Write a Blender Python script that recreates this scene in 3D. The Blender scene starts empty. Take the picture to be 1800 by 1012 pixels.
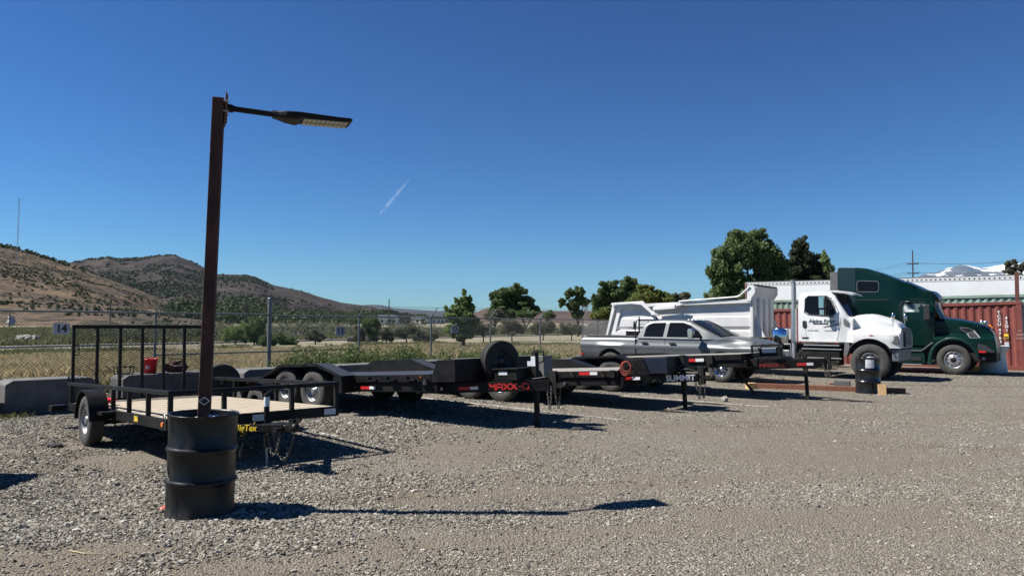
import bpy, bmesh, math, random
import numpy as np
from mathutils import Vector, Matrix, Euler
R = math.radians
random.seed(7); rng = np.random.default_rng(7)
sc = bpy.context.scene; C = sc.collection

# ------------------------------------------------------------------ camera
CAMH = 1.7; FPX = 1300.0; PITCH = math.atan(60/1300); ROLL = math.atan(.007)
cam = bpy.data.cameras.new('camera'); camo = bpy.data.objects.new('camera', cam); C.objects.link(camo)
cam.sensor_width = 36; cam.lens = 26.0; cam.clip_end = 80000; cam.clip_start = .1
f_ = Vector((0, math.cos(PITCH), math.sin(PITCH))); r_ = Vector((1, 0, 0)); u_ = r_.cross(f_)
r2 = math.cos(ROLL)*r_+math.sin(ROLL)*u_; u2 = -math.sin(ROLL)*r_+math.cos(ROLL)*u_
M = Matrix.Identity(4)
for i in range(3):
    M[i][0] = r2[i]; M[i][1] = u2[i]; M[i][2] = -f_[i]
M[2][3] = CAMH
camo.matrix_world = M
sc.camera = camo
# ------------------------------------------------------------------ world, sun, exposure
SUN_EL = 50.1
w = bpy.data.worlds.new('World'); sc.world = w; w.use_nodes = True
nt = w.node_tree; nt.nodes.clear()
sky = nt.nodes.new('ShaderNodeTexSky'); sky.sky_type = 'NISHITA'; sky.sun_disc = False
sky.sun_elevation = R(SUN_EL); sky.sun_rotation = R(-90); sky.altitude = 0; sky.air_density = 1.0; sky.dust_density = 0; sky.ozone_density = 10
bg = nt.nodes.new('ShaderNodeBackground'); bg.inputs[1].default_value = .05
wo = nt.nodes.new('ShaderNodeOutputWorld'); gm = nt.nodes.new('ShaderNodeGamma'); gm.inputs[1].default_value = 1.40
tn = nt.nodes.new('ShaderNodeMix'); tn.data_type = 'RGBA'; tn.blend_type = 'MULTIPLY'; tn.inputs[0].default_value = 1; tn.inputs[7].default_value = (.305, .435, .465, 1)
nt.links.new(sky.outputs[0], gm.inputs[0]); nt.links.new(gm.outputs[0], tn.inputs[6]); nt.links.new(tn.outputs[2], bg.inputs[0]); nt.links.new(bg.outputs[0], wo.inputs[0])
sun = bpy.data.lights.new('sun', 'SUN'); sun.energy = 5.0; sun.angle = R(.53); sun.color = (1, .955, .89)
suno = bpy.data.objects.new('sun', sun); C.objects.link(suno)
sd = Vector((.837, 0.0, -1.0)).normalized()
suno.rotation_euler = sd.to_track_quat('-Z', 'Y').to_euler()
sc.view_settings.view_transform = 'Standard'; sc.view_settings.look = 'None'; sc.view_settings.exposure = 1.0; sc.view_settings.gamma = 1
sc.cycles.volume_bounces = 0; sc.cycles.max_bounces = 6

# ------------------------------------------------------------------ helpers
def at(px, py, Y):
    d = f_+r2*((px-900)/FPX)+u2*((506-py)/FPX)
    return Vector((0, 0, CAMH))+d*(Y/d.y)
def gp(px, py, z=0.0):
    d = f_+r2*((px-900)/FPX)+u2*((506-py)/FPX)
    return Vector((0, 0, CAMH))+d*((z-CAMH)/d.z)

def mat(name, col, rough=.6, metal=0., col2=None, scale=8., amt=1., bump=0., bscale=None, detail=4, thr=(.35, .65), coat=0., spec=None, coord='Object', stretch=None, emit=None, trans=None):
    m = bpy.data.materials.new(name); m.use_nodes = True; n = m.node_tree; b = n.nodes['Principled BSDF']
    b.inputs['Base Color'].default_value = (*col, 1); b.inputs['Roughness'].default_value = rough; b.inputs['Metallic'].default_value = metal
    if coat: b.inputs['Coat Weight'].default_value = coat; b.inputs['Coat Roughness'].default_value = .05
    if spec is not None: b.inputs['Specular IOR Level'].default_value = spec
    if col2 or bump:
        tc = n.nodes.new('ShaderNodeTexCoord'); src = tc.outputs[coord]
        if stretch:
            mp = n.nodes.new('ShaderNodeMapping'); mp.inputs['Scale'].default_value = stretch; n.links.new(src, mp.inputs[0]); src = mp.outputs[0]
    if col2:
        no = n.nodes.new('ShaderNodeTexNoise'); no.inputs['Scale'].default_value = scale; no.inputs['Detail'].default_value = detail; no.inputs['Roughness'].default_value = .65
        n.links.new(src, no.inputs['Vector'])
        mr = n.nodes.new('ShaderNodeMapRange'); mr.inputs[1].default_value = thr[0]; mr.inputs[2].default_value = thr[1]; mr.inputs[4].default_value = amt
        n.links.new(no.outputs[0], mr.inputs[0])
        mx = n.nodes.new('ShaderNodeMix'); mx.data_type = 'RGBA'; mx.inputs[6].default_value = (*col, 1); mx.inputs[7].default_value = (*col2, 1)
        n.links.new(mr.outputs[0], mx.inputs[0]); n.links.new(mx.outputs[2], b.inputs['Base Color'])
        rr = n.nodes.new('ShaderNodeMapRange'); rr.inputs[3].default_value = max(0, rough-.08); rr.inputs[4].default_value = min(1, rough+.12)
        n.links.new(no.outputs[0], rr.inputs[0]); n.links.new(rr.outputs[0], b.inputs['Roughness'])
    if bump:
        nb = n.nodes.new('ShaderNodeTexNoise'); nb.inputs['Scale'].default_value = bscale or scale*4; nb.inputs['Detail'].default_value = 5
        n.links.new(src, nb.inputs['Vector'])
        bp = n.nodes.new('ShaderNodeBump'); bp.inputs['Strength'].default_value = bump; bp.inputs['Distance'].default_value = .02
        n.links.new(nb.outputs[0], bp.inputs['Height']); n.links.new(bp.outputs[0], b.inputs['Normal'])
    return m

def leafmat(name, c1, c2, c3=None):
    m = bpy.data.materials.new(name); m.use_nodes = True; n = m.node_tree; b = n.nodes['Principled BSDF']
    b.inputs['Roughness'].default_value = .65; b.inputs['Specular IOR Level'].default_value = .25
    g = n.nodes.new('ShaderNodeNewGeometry'); cr = n.nodes.new('ShaderNodeValToRGB')
    cr.color_ramp.elements[0].color = (*c1, 1); cr.color_ramp.elements[1].color = (*c2, 1)
    if c3: e = cr.color_ramp.elements.new(.85); e.color = (*c3, 1)
    n.links.new(g.outputs['Random Per Island'], cr.inputs[0])
    n.links.new(cr.outputs[0], b.inputs['Base Color'])
    tr = n.nodes.new('ShaderNodeBsdfTranslucent'); n.links.new(cr.outputs[0], tr.inputs[0])
    mx = n.nodes.new('ShaderNodeMixShader'); mx.inputs[0].default_value = .36
    n.links.new(b.outputs[0], mx.inputs[1]); n.links.new(tr.outputs[0], mx.inputs[2])
    n.links.new(mx.outputs[0], n.nodes['Material Output'].inputs[0])
    return m

class MB:
    def __init__(s): s.v = []; s.f = []; s.sm = []; s.ml = []; s.mi = 0
    def add(s, vs, fs, smooth=False, M=None):
        o = len(s.v)
        s.v += [tuple((M @ Vector(p))) if M else tuple(p) for p in vs]
        s.f += [tuple(o+i for i in f) for f in fs]; s.sm += [smooth]*len(fs); s.ml += [s.mi]*len(fs); return s
    def box(s, x0, x1, y0, y1, z0, z1, M=None):
        v = [(x0, y0, z0), (x1, y0, z0), (x1, y1, z0), (x0, y1, z0), (x0, y0, z1), (x1, y0, z1), (x1, y1, z1), (x0, y1, z1)]
        return s.add(v, [(0, 3, 2, 1), (4, 5, 6, 7), (0, 1, 5, 4), (1, 2, 6, 5), (2, 3, 7, 6), (3, 0, 4, 7)], False, M)
    def prism(s, poly, y0, y1, M=None):   # poly in (x,z), extruded in y
        n = len(poly); a = 0
        for i in range(n): a += poly[i][0]*poly[(i+1) % n][1]-poly[(i+1) % n][0]*poly[i][1]
        if a < 0: poly = poly[::-1]
        v = [(p[0], y0, p[1]) for p in poly]+[(p[0], y1, p[1]) for p in poly]
        f = [tuple(range(n)), tuple(range(2*n-1, n-1, -1))]+[(i, i+n, (i+1) % n+n, (i+1) % n) for i in range(n)]
        return s.add(v, f, False, M)
    def tube(s, p0, p1, r0, r1=None, seg=8, cap=True, smooth=True):
        p0 = Vector(p0); p1 = Vector(p1); r1 = r0 if r1 is None else r1
        d = (p1-p0)
        if d.length < 1e-6: return s
        q = d.to_track_quat('Z', 'Y')
        v = []
        for p, r in ((p0, r0), (p1, r1)):
            for i in range(seg):
                a = 2*math.pi*i/seg; v.append(tuple(p+q @ Vector((r*math.cos(a), r*math.sin(a), 0))))
        f = [(i, (i+1) % seg, (i+1) % seg+seg, i+seg) for i in range(seg)]
        s.add(v, f, smooth)
        if cap: s.add(v[:seg], [tuple(range(seg-1, -1, -1))]); s.add(v[seg:], [tuple(range(seg))])
        return s
    def path(s, pts, r, seg=6):
        for a, b in zip(pts[:-1], pts[1:]): s.tube(a, b, r, r, seg, True)
        return s
    def bar(s, p0, p1, wx, wz, up=(0, 0, 1)):   # rectangular bar between points
        p0 = Vector(p0); p1 = Vector(p1); d = (p1-p0); L = d.length
        x = d.normalized(); z = Vector(up); y = z.cross(x)
        if y.length < 1e-3: y = Vector((0, 1, 0))
        y.normalize(); z = x.cross(y)
        Mt = Matrix((( x.x, y.x, z.x, p0.x), (x.y, y.y, z.y, p0.y), (x.z, y.z, z.z, p0.z), (0, 0, 0, 1)))
        return s.box(0, L, -wx/2, wx/2, -wz/2, wz/2, Mt)
    def lathe(s, prof, M=None, seg=24, smooth=True, close=False):  # prof (r,z) about z
        n = len(prof); v = []
        for r, z in prof:
            for i in range(seg):
                a = 2*math.pi*i/seg; v.append((r*math.cos(a), r*math.sin(a), z))
        f = []
        for k in range(n-1 if not close else n):
            k2 = (k+1) % n
            for i in range(seg):
                j = (i+1) % seg; f.append((k*seg+i, k*seg+j, k2*seg+j, k2*seg+i))
        return s.add(v, f, smooth, M)
    def disc(s, r, z, M=None, seg=16, r_in=0):
        if r_in: return s.lathe([(r, z), (r_in, z)], M, seg, False)
        return s.add([(r*math.cos(2*math.pi*i/seg), r*math.sin(2*math.pi*i/seg), z) for i in range(seg)], [tuple(range(seg))], False, M)
    def grid(s, P, smooth=True, M=None):      # P[i][j]
        n = len(P); m = len(P[0]); v = [p for row in P for p in row]
        return s.add(v, [(i*m+j, (i+1)*m+j, (i+1)*m+j+1, i*m+j+1) for i in range(n-1) for j in range(m-1)], smooth, M)
    def build(s, name, m, parent=None, bevel=0, loc=None, auto=None):
        me = bpy.data.meshes.new(name); me.from_pydata(s.v, [], s.f); me.update()
        me.polygons.foreach_set('use_smooth', s.sm)
        for m_ in (m if isinstance(m, list) else [m]): me.materials.append(m_)
        if any(s.ml): me.polygons.foreach_set('material_index', s.ml)
        o = bpy.data.objects.new(name, me); C.objects.link(o)
        if parent: o.parent = parent
        if loc: o.location = loc
        if bevel:
            b = o.modifiers.new('bevel', 'BEVEL'); b.width = bevel; b.segments = 2; b.limit_method = 'ANGLE'; b.angle_limit = R(35); b.harden_normals = False
        return o

def npmesh(name, V, F, m, parent=None, smooth=False):
    me = bpy.data.meshes.new(name); V = np.ascontiguousarray(V, dtype=np.float32); F = np.ascontiguousarray(F, dtype=np.int32)
    k = F.shape[1]
    me.vertices.add(len(V)); me.vertices.foreach_set('co', V.ravel())
    me.loops.add(F.size); me.loops.foreach_set('vertex_index', F.ravel())
    me.polygons.add(len(F)); me.polygons.foreach_set('loop_start', np.arange(0, F.size, k, dtype=np.int32)); me.polygons.foreach_set('loop_total', np.full(len(F), k, dtype=np.int32))
    me.update(calc_edges=True)
    if smooth: me.polygons.foreach_set('use_smooth', [True]*len(F))
    me.materials.append(m)
    o = bpy.data.objects.new(name, me); C.objects.link(o)
    if parent: o.parent = parent
    return o

def tag(o, label=None, cat=None, group=None, kind=None):
    if label: o['label'] = label
    if cat: o['category'] = cat
    if group: o['group'] = group
    if kind: o['kind'] = kind
    return o
def thing(name, label, cat, loc=(0, 0, 0), rotz=0, group=None, rot=None):
    o = bpy.data.objects.new(name, None); C.objects.link(o); o.location = loc; o.rotation_euler = rot or (0, 0, rotz)
    o.empty_display_size = .1
    return tag(o, label, cat, group)
def struct(o, kind='structure'): o['kind'] = kind; return o
def kids(o): return [c for c in C.objects if c.parent == o]
def copytree(o, parent=None):
    c = o.copy(); C.objects.link(c); c.parent = parent
    for ch in kids(o): copytree(ch, c)
    return c

def text(name, s, size, m, parent, loc, rot=(R(90), 0, 0), ext=.0015, off=0, shear=0, sx=1, align='CENTER', spacing=1):
    cu = bpy.data.curves.new(name, 'FONT'); cu.body = s; cu.size = size; cu.extrude = ext; cu.offset = off; cu.shear = shear
    cu.align_x = align; cu.align_y = 'CENTER'; cu.space_character = spacing
    t = bpy.data.objects.new('tmp', cu); C.objects.link(t)
    dg = bpy.context.evaluated_depsgraph_get(); me = bpy.data.meshes.new_from_object(t.evaluated_get(dg))
    bpy.data.objects.remove(t); bpy.data.curves.remove(cu)
    me.materials.clear(); me.materials.append(m)
    o = bpy.data.objects.new(name, me); C.objects.link(o); o.parent = parent; o.location = loc; o.rotation_euler = rot; o.scale = (sx, 1, 1)
    return o

# ------------------------------------------------------------------ materials
K = {}
K['steel_black'] = mat('black_painted_steel', (.0045, .0045, .005), .45, 0, (.018, .0165, .015), 4, .7, .08, 60, spec=.18)
K['steel_dull'] = mat('dull_black_steel', (.007, .007, .007), .6, 0, (.028, .025, .021), 5, .7, .1, 50, spec=.18)
K['steel_grey'] = mat('grey_diamond_plate', (.04, .041, .043), .42, .3, (.065, .065, .065), 9, .6, .15, 90)
K['galv'] = mat('galvanized', (.33, .35, .37), .5, .6, (.22, .23, .24), 5, .6)
K['rust'] = mat('rusty_steel', (.085, .032, .02), .85, 0, (.022, .011, .009), 7, 1, .3, 60, stretch=(1, 1, .25))
K['rubber'] = mat('rubber', (.012, .012, .0115), .8, 0, (.03, .028, .025), 5, .8, .1, 40)
K['rubber_old'] = mat('dusty_rubber', (.028, .027, .025), .85, 0, (.06, .057, .052), 5, .8, .1, 40)
K['chrome'] = mat('chrome', (.62, .63, .65), .12, 1)
K['alu'] = mat('aluminium', (.6, .6, .6), .3, .9, (.45, .45, .45), 10, .6)
K['rimgrey'] = mat('silver_rim', (.3, .3, .3), .35, .6, (.2, .2, .2), 12, .5)
K['rimblack'] = mat('black_rim', (.03, .03, .03), .4, .2)
K['wood'] = mat('pale_deck_boards', (.40, .345, .26), .75, 0, (.30, .25, .18), 3, 1, .25, 30, stretch=(1, 12, 1))
K['wood_grey'] = mat('weathered_deck', (.27, .255, .23), .8, 0, (.16, .145, .13), 3, 1, .2, 30, stretch=(1, 10, 1))
K['wood_red'] = mat('reddish_lumber', (.25, .105, .06), .75, 0, (.16, .065, .04), 4, 1, .2, 40, stretch=(1, 8, 8))
K['wood_new'] = mat('fresh_pine', (.62, .4, .2), .7, 0, (.52, .32, .15), 14, 1, .1, 60)
K['concrete'] = mat('concrete', (.115, .113, .11), .85, 0, (.065, .065, .067), 3.5, .9, .25, 30)
K['white'] = mat('white_paint', (.68, .685, .68), .35, 0, (.55, .55, .545), 2.2, .7, coat=.3)
K['whiteD'] = mat('dusty_white_paint', (.6, .6, .595), .45, 0, (.47, .46, .44), 1.6, .6, coat=.1)
K['red'] = mat('red_reflector', (.45, .02, .02), .35)
K['redpaint'] = mat('red_lettering', (.6, .03, .02), .5)
K['wtape'] = mat('white_reflector', (.6, .6, .6), .35)
K['amber'] = mat('amber_lens', (.75, .2, .03), .25)
K['yellow'] = mat('yellow_lettering', (.75, .52, .03), .5)
K['sticker'] = mat('white_sticker', (.62, .64, .66), .5, 0, (.25, .28, .32), 60, .8)
K['ink'] = mat('black_ink', (.015, .015, .015), .6)
K['whiteink'] = mat('white_lettering', (.72, .72, .72), .6)
K['glass'] = mat('dark_glass', (.006, .007, .009), .06, 0, spec=.16)
K['windshield'] = mat('windshield_glass', (.010, .013, .016), .1, 0, spec=.03)
K['glassgreen'] = mat('pale_window_glass', (.09, .12, .11), .1, 0, spec=.7)
K['silver'] = mat('silver_car_paint', (.115, .124, .129), .36, .35, (.10, .107, .11), 1.2, .5, coat=.25)
K['vgreen'] = mat('dark_green_paint', (.0015, .014, .011), .25, .0, (.002, .016, .012), 1.5, .6, coat=.15, spec=.2)
K['vgreen2'] = mat('dusty_green_paint', (.002, .02, .016), .38, .0, (.004, .028, .022), 1.5, .6, coat=.2, spec=.3)
K['plastic'] = mat('black_plastic', (.02, .02, .02), .5)
K['plasticg'] = mat('grey_plastic', (.09, .09, .092), .55, 0, (.14, .14, .14), 4, .6)
K['lens'] = mat('headlight_lens', (.12, .12, .12), .08, .2)
K['redlens'] = mat('tail_lamp_lens', (.5, .01, .015), .15)
K['container_red'] = mat('container_red_paint', (.2, .05, .038), .6, 0, (.14, .034, .026), 1.6, 1, .05, 30)
K['container_green'] = mat('container_green_paint', (.22, .36, .3), .6, 0, (.16, .2, .15), 1.2, 1)
K['cloth_red'] = mat('red_plastic', (.6, .015, .02), .35)
K['bagred'] = mat('maroon_canvas', (.06, .012, .014), .8)
K['orange'] = mat('orange_cord', (.5, .09, .055), .6)
K['whitepl'] = mat('white_plastic', (.62, .64, .62), .45, 0, (.5, .52, .5), 3, .6)
K['rock'] = mat('pale_rock', (.3, .27, .25), .9, 0, (.2, .18, .165), 2, 1, .5, 4)
K['pole'] = mat('dark_pole_wood', (.05, .045, .042), .9)
K['wire'] = mat('chain_steel', (.2, .19, .17), .45, .7, (.06, .05, .04), 40, .8)
K['led'] = mat('led_lens', (.5, .48, .4), .3)
K['blueplastic'] = mat('blue_wrapper', (.05, .08, .25), .4)
K['bark'] = mat('bark', (.09, .07, .055), .9, 0, (.05, .04, .03), 6, 1, .4, 20)
K['barkgrey'] = mat('grey_bark', (.2, .18, .16), .9, 0, (.12, .11, .1), 6, 1)

# drum paint: black, scuffed
K['drum0'] = mat('scuffed_black_drum_paint', (.007, .0075, .008), .33, 0, (.022, .022, .021), 3.2, .8, .12, 14, thr=(.52, .75))

# ------------------------------------------------------------------ ground surfaces
def nodes(name):
    m = bpy.data.materials.new(name); m.use_nodes = True; return m, m.node_tree, m.node_tree.nodes['Principled BSDF']
def N(nt, t, **kw):
    n = nt.nodes.new('ShaderNode'+t)
    for k, v in kw.items(): setattr(n, k, v)
    return n
def mixc(nt, fac, a, b):
    m = N(nt, 'Mix', data_type='RGBA')
    for i, x in ((0, fac), (6, a), (7, b)):
        if isinstance(x, (tuple, list)): m.inputs[i].default_value = (*x, 1)
        elif isinstance(x, float): m.inputs[i].default_value = x
        else: nt.links.new(x, m.inputs[i])
    return m.outputs[2]
def noise(nt, vec, scale, detail=4, rough=.6):
    n = N(nt, 'TexNoise'); n.inputs['Scale'].default_value = scale; n.inputs['Detail'].default_value = detail; n.inputs['Roughness'].default_value = rough
    nt.links.new(vec, n.inputs['Vector']); return n.outputs[0]
def rng_(nt, v, a, b, c=0., d=1.):
    m = N(nt, 'MapRange'); m.inputs[1].default_value = a; m.inputs[2].default_value = b; m.inputs[3].default_value = c; m.inputs[4].default_value = d
    nt.links.new(v, m.inputs[0]); return m.outputs[0]

def drum_material():
    m, nt, b = nodes('dusty_black_drum'); L = nt.links; tc = N(nt, 'TexCoord').outputs['Object']
    sx = N(nt, 'SeparateXYZ'); L.new(tc, sx.inputs[0])
    mp = N(nt, 'Mapping'); mp.inputs['Scale'].default_value = (1, 1, .35); L.new(tc, mp.inputs[0])
    n1 = noise(nt, mp.outputs[0], 7, 6, .7); n2 = noise(nt, tc, 30, 4, .7)
    g = rng_(nt, sx.outputs[2], .0, .30, .22, 0); a = N(nt, 'Math', operation='ADD'); L.new(n1, a.inputs[0]); L.new(g, a.inputs[1])
    c = mixc(nt, rng_(nt, a.outputs[0], .55, .85, 0, .6), (.0035, .004, .0045), (.04, .036, .031))
    c = mixc(nt, rng_(nt, n2, .66, .72), c, (.05, .04, .032))
    b.inputs['Specular IOR Level'].default_value = .35; L.new(c, b.inputs['Base Color']); L.new(rng_(nt, a.outputs[0], .35, .75, .24, .6), b.inputs['Roughness'])
    bp = N(nt, 'Bump'); bp.inputs['Strength'].default_value = .15; bp.inputs['Distance'].default_value = .01; L.new(n1, bp.inputs['Height']); L.new(bp.outputs[0], b.inputs['Normal'])
    return m
def gravel_material():
    m, nt, b = nodes('gravel'); L = nt.links
    tc = N(nt, 'TexCoord').outputs['Object']
    vo = N(nt, 'TexVoronoi', feature='F1'); vo.inputs['Scale'].default_value = 46; L.new(tc, vo.inputs['Vector'])
    vo2 = N(nt, 'TexVoronoi', feature='F1'); vo2.inputs['Scale'].default_value = 110; L.new(tc, vo2.inputs['Vector'])
    hs = N(nt, 'SeparateColor'); L.new(vo.outputs['Color'], hs.inputs[0])
    stone = mixc(nt, hs.outputs[0], (.115, .102, .082), (.29, .265, .22))
    hs2 = N(nt, 'SeparateColor'); L.new(vo2.outputs['Color'], hs2.inputs[0])
    fine = mixc(nt, hs2.outputs[0], (.14, .122, .095), (.25, .222, .176))
    big = noise(nt, tc, .35, 5, .65)
    fac = rng_(nt, big, .40, .52)
    mpd = N(nt, 'Mapping'); mpd.inputs['Scale'].default_value = (.25, 1.1, 1); mpd.inputs['Rotation'].default_value = (0, 0, R(20)); L.new(tc, mpd.inputs[0])
    tr = noise(nt, mpd.outputs[0], .5, 4)
    c = mixc(nt, fac, stone, fine)
    dirt = rng_(nt, tr, .55, .66)
    c = mixc(nt, dirt, c, (.155, .127, .09))
    da = N(nt, 'Attribute'); da.attribute_name = 'dirt'; dn = N(nt, 'Math', operation='MULTIPLY'); L.new(da.outputs['Fac'], dn.inputs[0]); L.new(rng_(nt, noise(nt, tc, 3.5, 5, .7), .32, .52), dn.inputs[1])
    c = mixc(nt, dn.outputs[0], c, (.195, .167, .128))
    L.new(c, b.inputs['Base Color']); b.inputs['Roughness'].default_value = .92; b.inputs['Specular IOR Level'].default_value = .2
    h = N(nt, 'Math', operation='MULTIPLY'); L.new(vo.outputs['Distance'], h.inputs[0]); h.inputs[1].default_value = -1
    h2 = N(nt, 'Math', operation='MULTIPLY_ADD'); L.new(vo2.outputs['Distance'], h2.inputs[0]); h2.inputs[1].default_value = -.5; L.new(h.outputs[0], h2.inputs[2])
    bp = N(nt, 'Bump'); bp.inputs['Strength'].default_value = .9; bp.inputs['Distance'].default_value = .03
    L.new(h2.outputs[0], bp.inputs['Height']); L.new(bp.outputs[0], b.inputs['Normal'])
    return m
def field_material():
    m, nt, b = nodes('field_soil'); L = nt.links
    tc = N(nt, 'TexCoord').outputs['Object']
    a = noise(nt, tc, .06, 6, .7); bb = noise(nt, tc, .6, 5, .7); c3 = noise(nt, tc, 6, 4, .7)
    c = mixc(nt, rng_(nt, a, .4, .6), (.30, .26, .18), (.24, .22, .17))
    c = mixc(nt, rng_(nt, bb, .48, .62), c, (.13, .135, .075))
    c = mixc(nt, rng_(nt, c3, .4, .7, 0, .45), c, (.12, .10, .07))
    L.new(c, b.inputs['Base Color']); b.inputs['Roughness'].default_value = .95; b.inputs['Specular IOR Level'].default_value = .1
    bp = N(nt, 'Bump'); bp.inputs['Strength'].default_value = .7; bp.inputs['Distance'].default_value = .1
    L.new(c3, bp.inputs['Height']); L.new(bp.outputs[0], b.inputs['Normal'])
    return m
K['gravel'] = gravel_material(); K['drum'] = drum_material(); K['field'] = field_material()
K['paleroad'] = mat('pale_gravel_road', (.36, .335, .3), .9, 0, (.27, .25, .22), .8, 1, .3, 12)
K['paleconc'] = mat('pale_concrete_curb', (.42, .40, .36), .85, 0, (.30, .28, .26), 1.5, 1)

def subgrid(x0, x1, y0, y1, nx, ny, zf):
    V = []; F = []
    for j in range(ny+1):
        for i in range(nx+1):
            x = x0+(x1-x0)*i/nx; y = y0+(y1-y0)*j/ny; V.append((x, y, zf(x, y)))
    for j in range(ny):
        for i in range(nx):
            a = j*(nx+1)+i; F.append((a, a+1, a+nx+2, a+nx+1))
    return V, F
b = MB(); b.add([(-26000, -55, 0), (26000, -55, 0), (26000, 27000, 0), (-26000, 27000, 0)], [(0, 1, 2, 3)]); struct(b.build('ground', K['field']))
# lot: polygon bounded on the left by the concrete block row
b = MB(); b.add([(-60, -40, .004), (60, -40, .004), (60, 75, .004), (24, 75, .004), (4.2, 29.2, .004), (-9.4, 12.9, .004), (-24, -8, .004), (-60, -30, .004)], [tuple(range(8))]); struct(b.build('gravel_lot', K['gravel']))
U0 = Vector((.781, -.625, 0)); V0 = Vector((.625, .781, 0))
# far curb and track beyond the field
def strip(name, p, q, w0, w1, z, m, h=0):
    p = Vector((*p, 0)); q = Vector((*q, 0)); d = (q-p).normalized(); n = Vector((d.y, -d.x, 0)); b = MB()
    if h == 0: b.add([p+n*w0+Vector((0, 0, z)), q+n*w0+Vector((0, 0, z)), q+n*w1+Vector((0, 0, z)), p+n*w1+Vector((0, 0, z))], [(0, 1, 2, 3)] if w0 > w1 else [(3, 2, 1, 0)])
    else: b.bar(p+n*(w0+w1)/2+Vector((0, 0, z+h/2)), q+n*(w0+w1)/2+Vector((0, 0, z+h/2)), abs(w1-w0), h)
    return struct(b.build(name, m))
strip('dirt_track', (-58, -3), (30, 135), -9, -.5, .006, K['paleroad'])
strip('kerb', (-58, -3), (30, 135), -.35, .15, 0, K['paleconc'], .12)
strip('road', (-420, 215), (500, 150), -7, 7, .01, K['paleroad'])
# painted bay lines, worn
m, nt_, bb_ = nodes('worn_white_line'); L = nt_.links
tcn = N(nt_, 'TexCoord').outputs['Object']; nz = noise(nt_, tcn, 14, 6, .8)
ln = rng_(nt_, nz, .48, .60)
L.new(mixc(nt_, ln, (.24, .215, .19), (.72, .71, .69)), bb_.inputs['Base Color']); bb_.inputs['Roughness'].default_value = .9
bp = N(nt_, 'Bump'); bp.inputs['Strength'].default_value = 1; bp.inputs['Distance'].default_value = .02; L.new(nz, bp.inputs['Height']); L.new(bp.outputs[0], bb_.inputs['Normal'])
K['line'] = m
def wline(p, q, wd=.1, sd=0):
    p = Vector((*p, 0)); q = Vector((*q, 0)); d = (q-p); n = Vector((d.y, -d.x, 0)).normalized(); rr = random.Random(sd)
    k = int(d.length/.08); P = []
    for i in range(k+1):
        c = p+d*i/k; a = wd*(.35+.4*rr.random()); e = wd*(.35+.4*rr.random())
        P.append([tuple(c-n*a+Vector((0, 0, .013))), tuple(c+n*e+Vector((0, 0, .013)))])
    b = MB().grid(P, False); struct(b.build('painted_line', K['line']))
wline((-2.6, 17.1), (.62, 14.2)); wline((.62, 14.2), (1.95, 13.0), .05, 2); wline((.9, 18.7), (5.25, 15.2), .1, 3); wline((3.3, 20.4), (5.4, 18.75), .05, 5)
wline((-3.4, 11.7), (-2.55, 10.95), .08, 4)

# ------------------------------------------------------------------ loose gravel: individual stones spread over the near part of the lot
def lanes(x, y):
    r = np.random.default_rng(42).random((64, 64))
    def vn(a, c_, s, k):
        xx = a/s+50+k; yy = c_/s+50; i = np.floor(xx).astype(int); j = np.floor(yy).astype(int); fx = xx-i; fy = yy-j; fx = fx*fx*(3-2*fx); fy = fy*fy*(3-2*fy)
        g = lambda p, q: r[p % 64, q % 64]
        return (g(i, j)*(1-fx)+g(i+1, j)*fx)*(1-fy)+(g(i, j+1)*(1-fx)+g(i+1, j+1)*fx)*fy
    wob = .5*(vn(x, y, 2.5, 3)-.5); v = np.zeros_like(x)
    for a0, b0, c0, wd, am in ((5.75, .30, .012, .24, .9), (7.45, .30, .010, .26, .9), (10.2, .24, -.006, .22, .8), (11.9, .24, -.006, .24, .8), (14.6, -.10, .0, .3, .6), (16.3, -.10, .0, .3, .6)):
        d = np.abs(y-(a0+b0*x+c0*x*x+wob)); v = np.maximum(v, am*np.clip(1.5-d/wd, 0, 1)*np.clip(vn(x, y, 1.9, 9)*2.2-.45, 0, 1))
    for cx, cy, rx, ry in ((-2.2, 5.4, 1.3, .35), (.2, 7.9, 1.8, .6), (2.6, 6.6, 1.2, .4), (-.6, 9.6, 1.6, .5), (4.5, 9.5, 1.6, .5), (-5.0, 8.8, 1.3, .45)):
        d = ((x-cx)/rx)**2+((y-cy)/ry)**2; v = np.maximum(v, .95*np.clip(1.6-d, 0, 1)*np.clip(vn(x, y, .5, 20)*2-.3, 0, 1))
    return v
def near_sheet():
    xs = np.linspace(-16, 24, 401); ys = np.linspace(2.5, 24, 240); XX, YY = np.meshgrid(xs, ys); side = (XX+9.4)*(29.2-12.9)-(YY-12.9)*(4.2+9.4)
    V = np.stack([XX, YY, np.where(side > 0, .008, -.03)], -1).reshape(-1, 3); idx = np.arange(XX.size).reshape(XX.shape)
    F = np.stack([idx[:-1, :-1], idx[:-1, 1:], idx[1:, 1:], idx[1:, :-1]], -1).reshape(-1, 4)
    o = npmesh('gravel_surface', V, F, K['gravel']); a = o.data.attributes.new('dirt', 'FLOAT', 'POINT'); edge = np.clip(np.minimum.reduce([XX+16, 24-XX, YY-2.5, 24-YY])/2, 0, 1); a.data.foreach_set('value', (lanes(XX, YY)*edge).ravel().astype(np.float32)); struct(o)
near_sheet()
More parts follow.
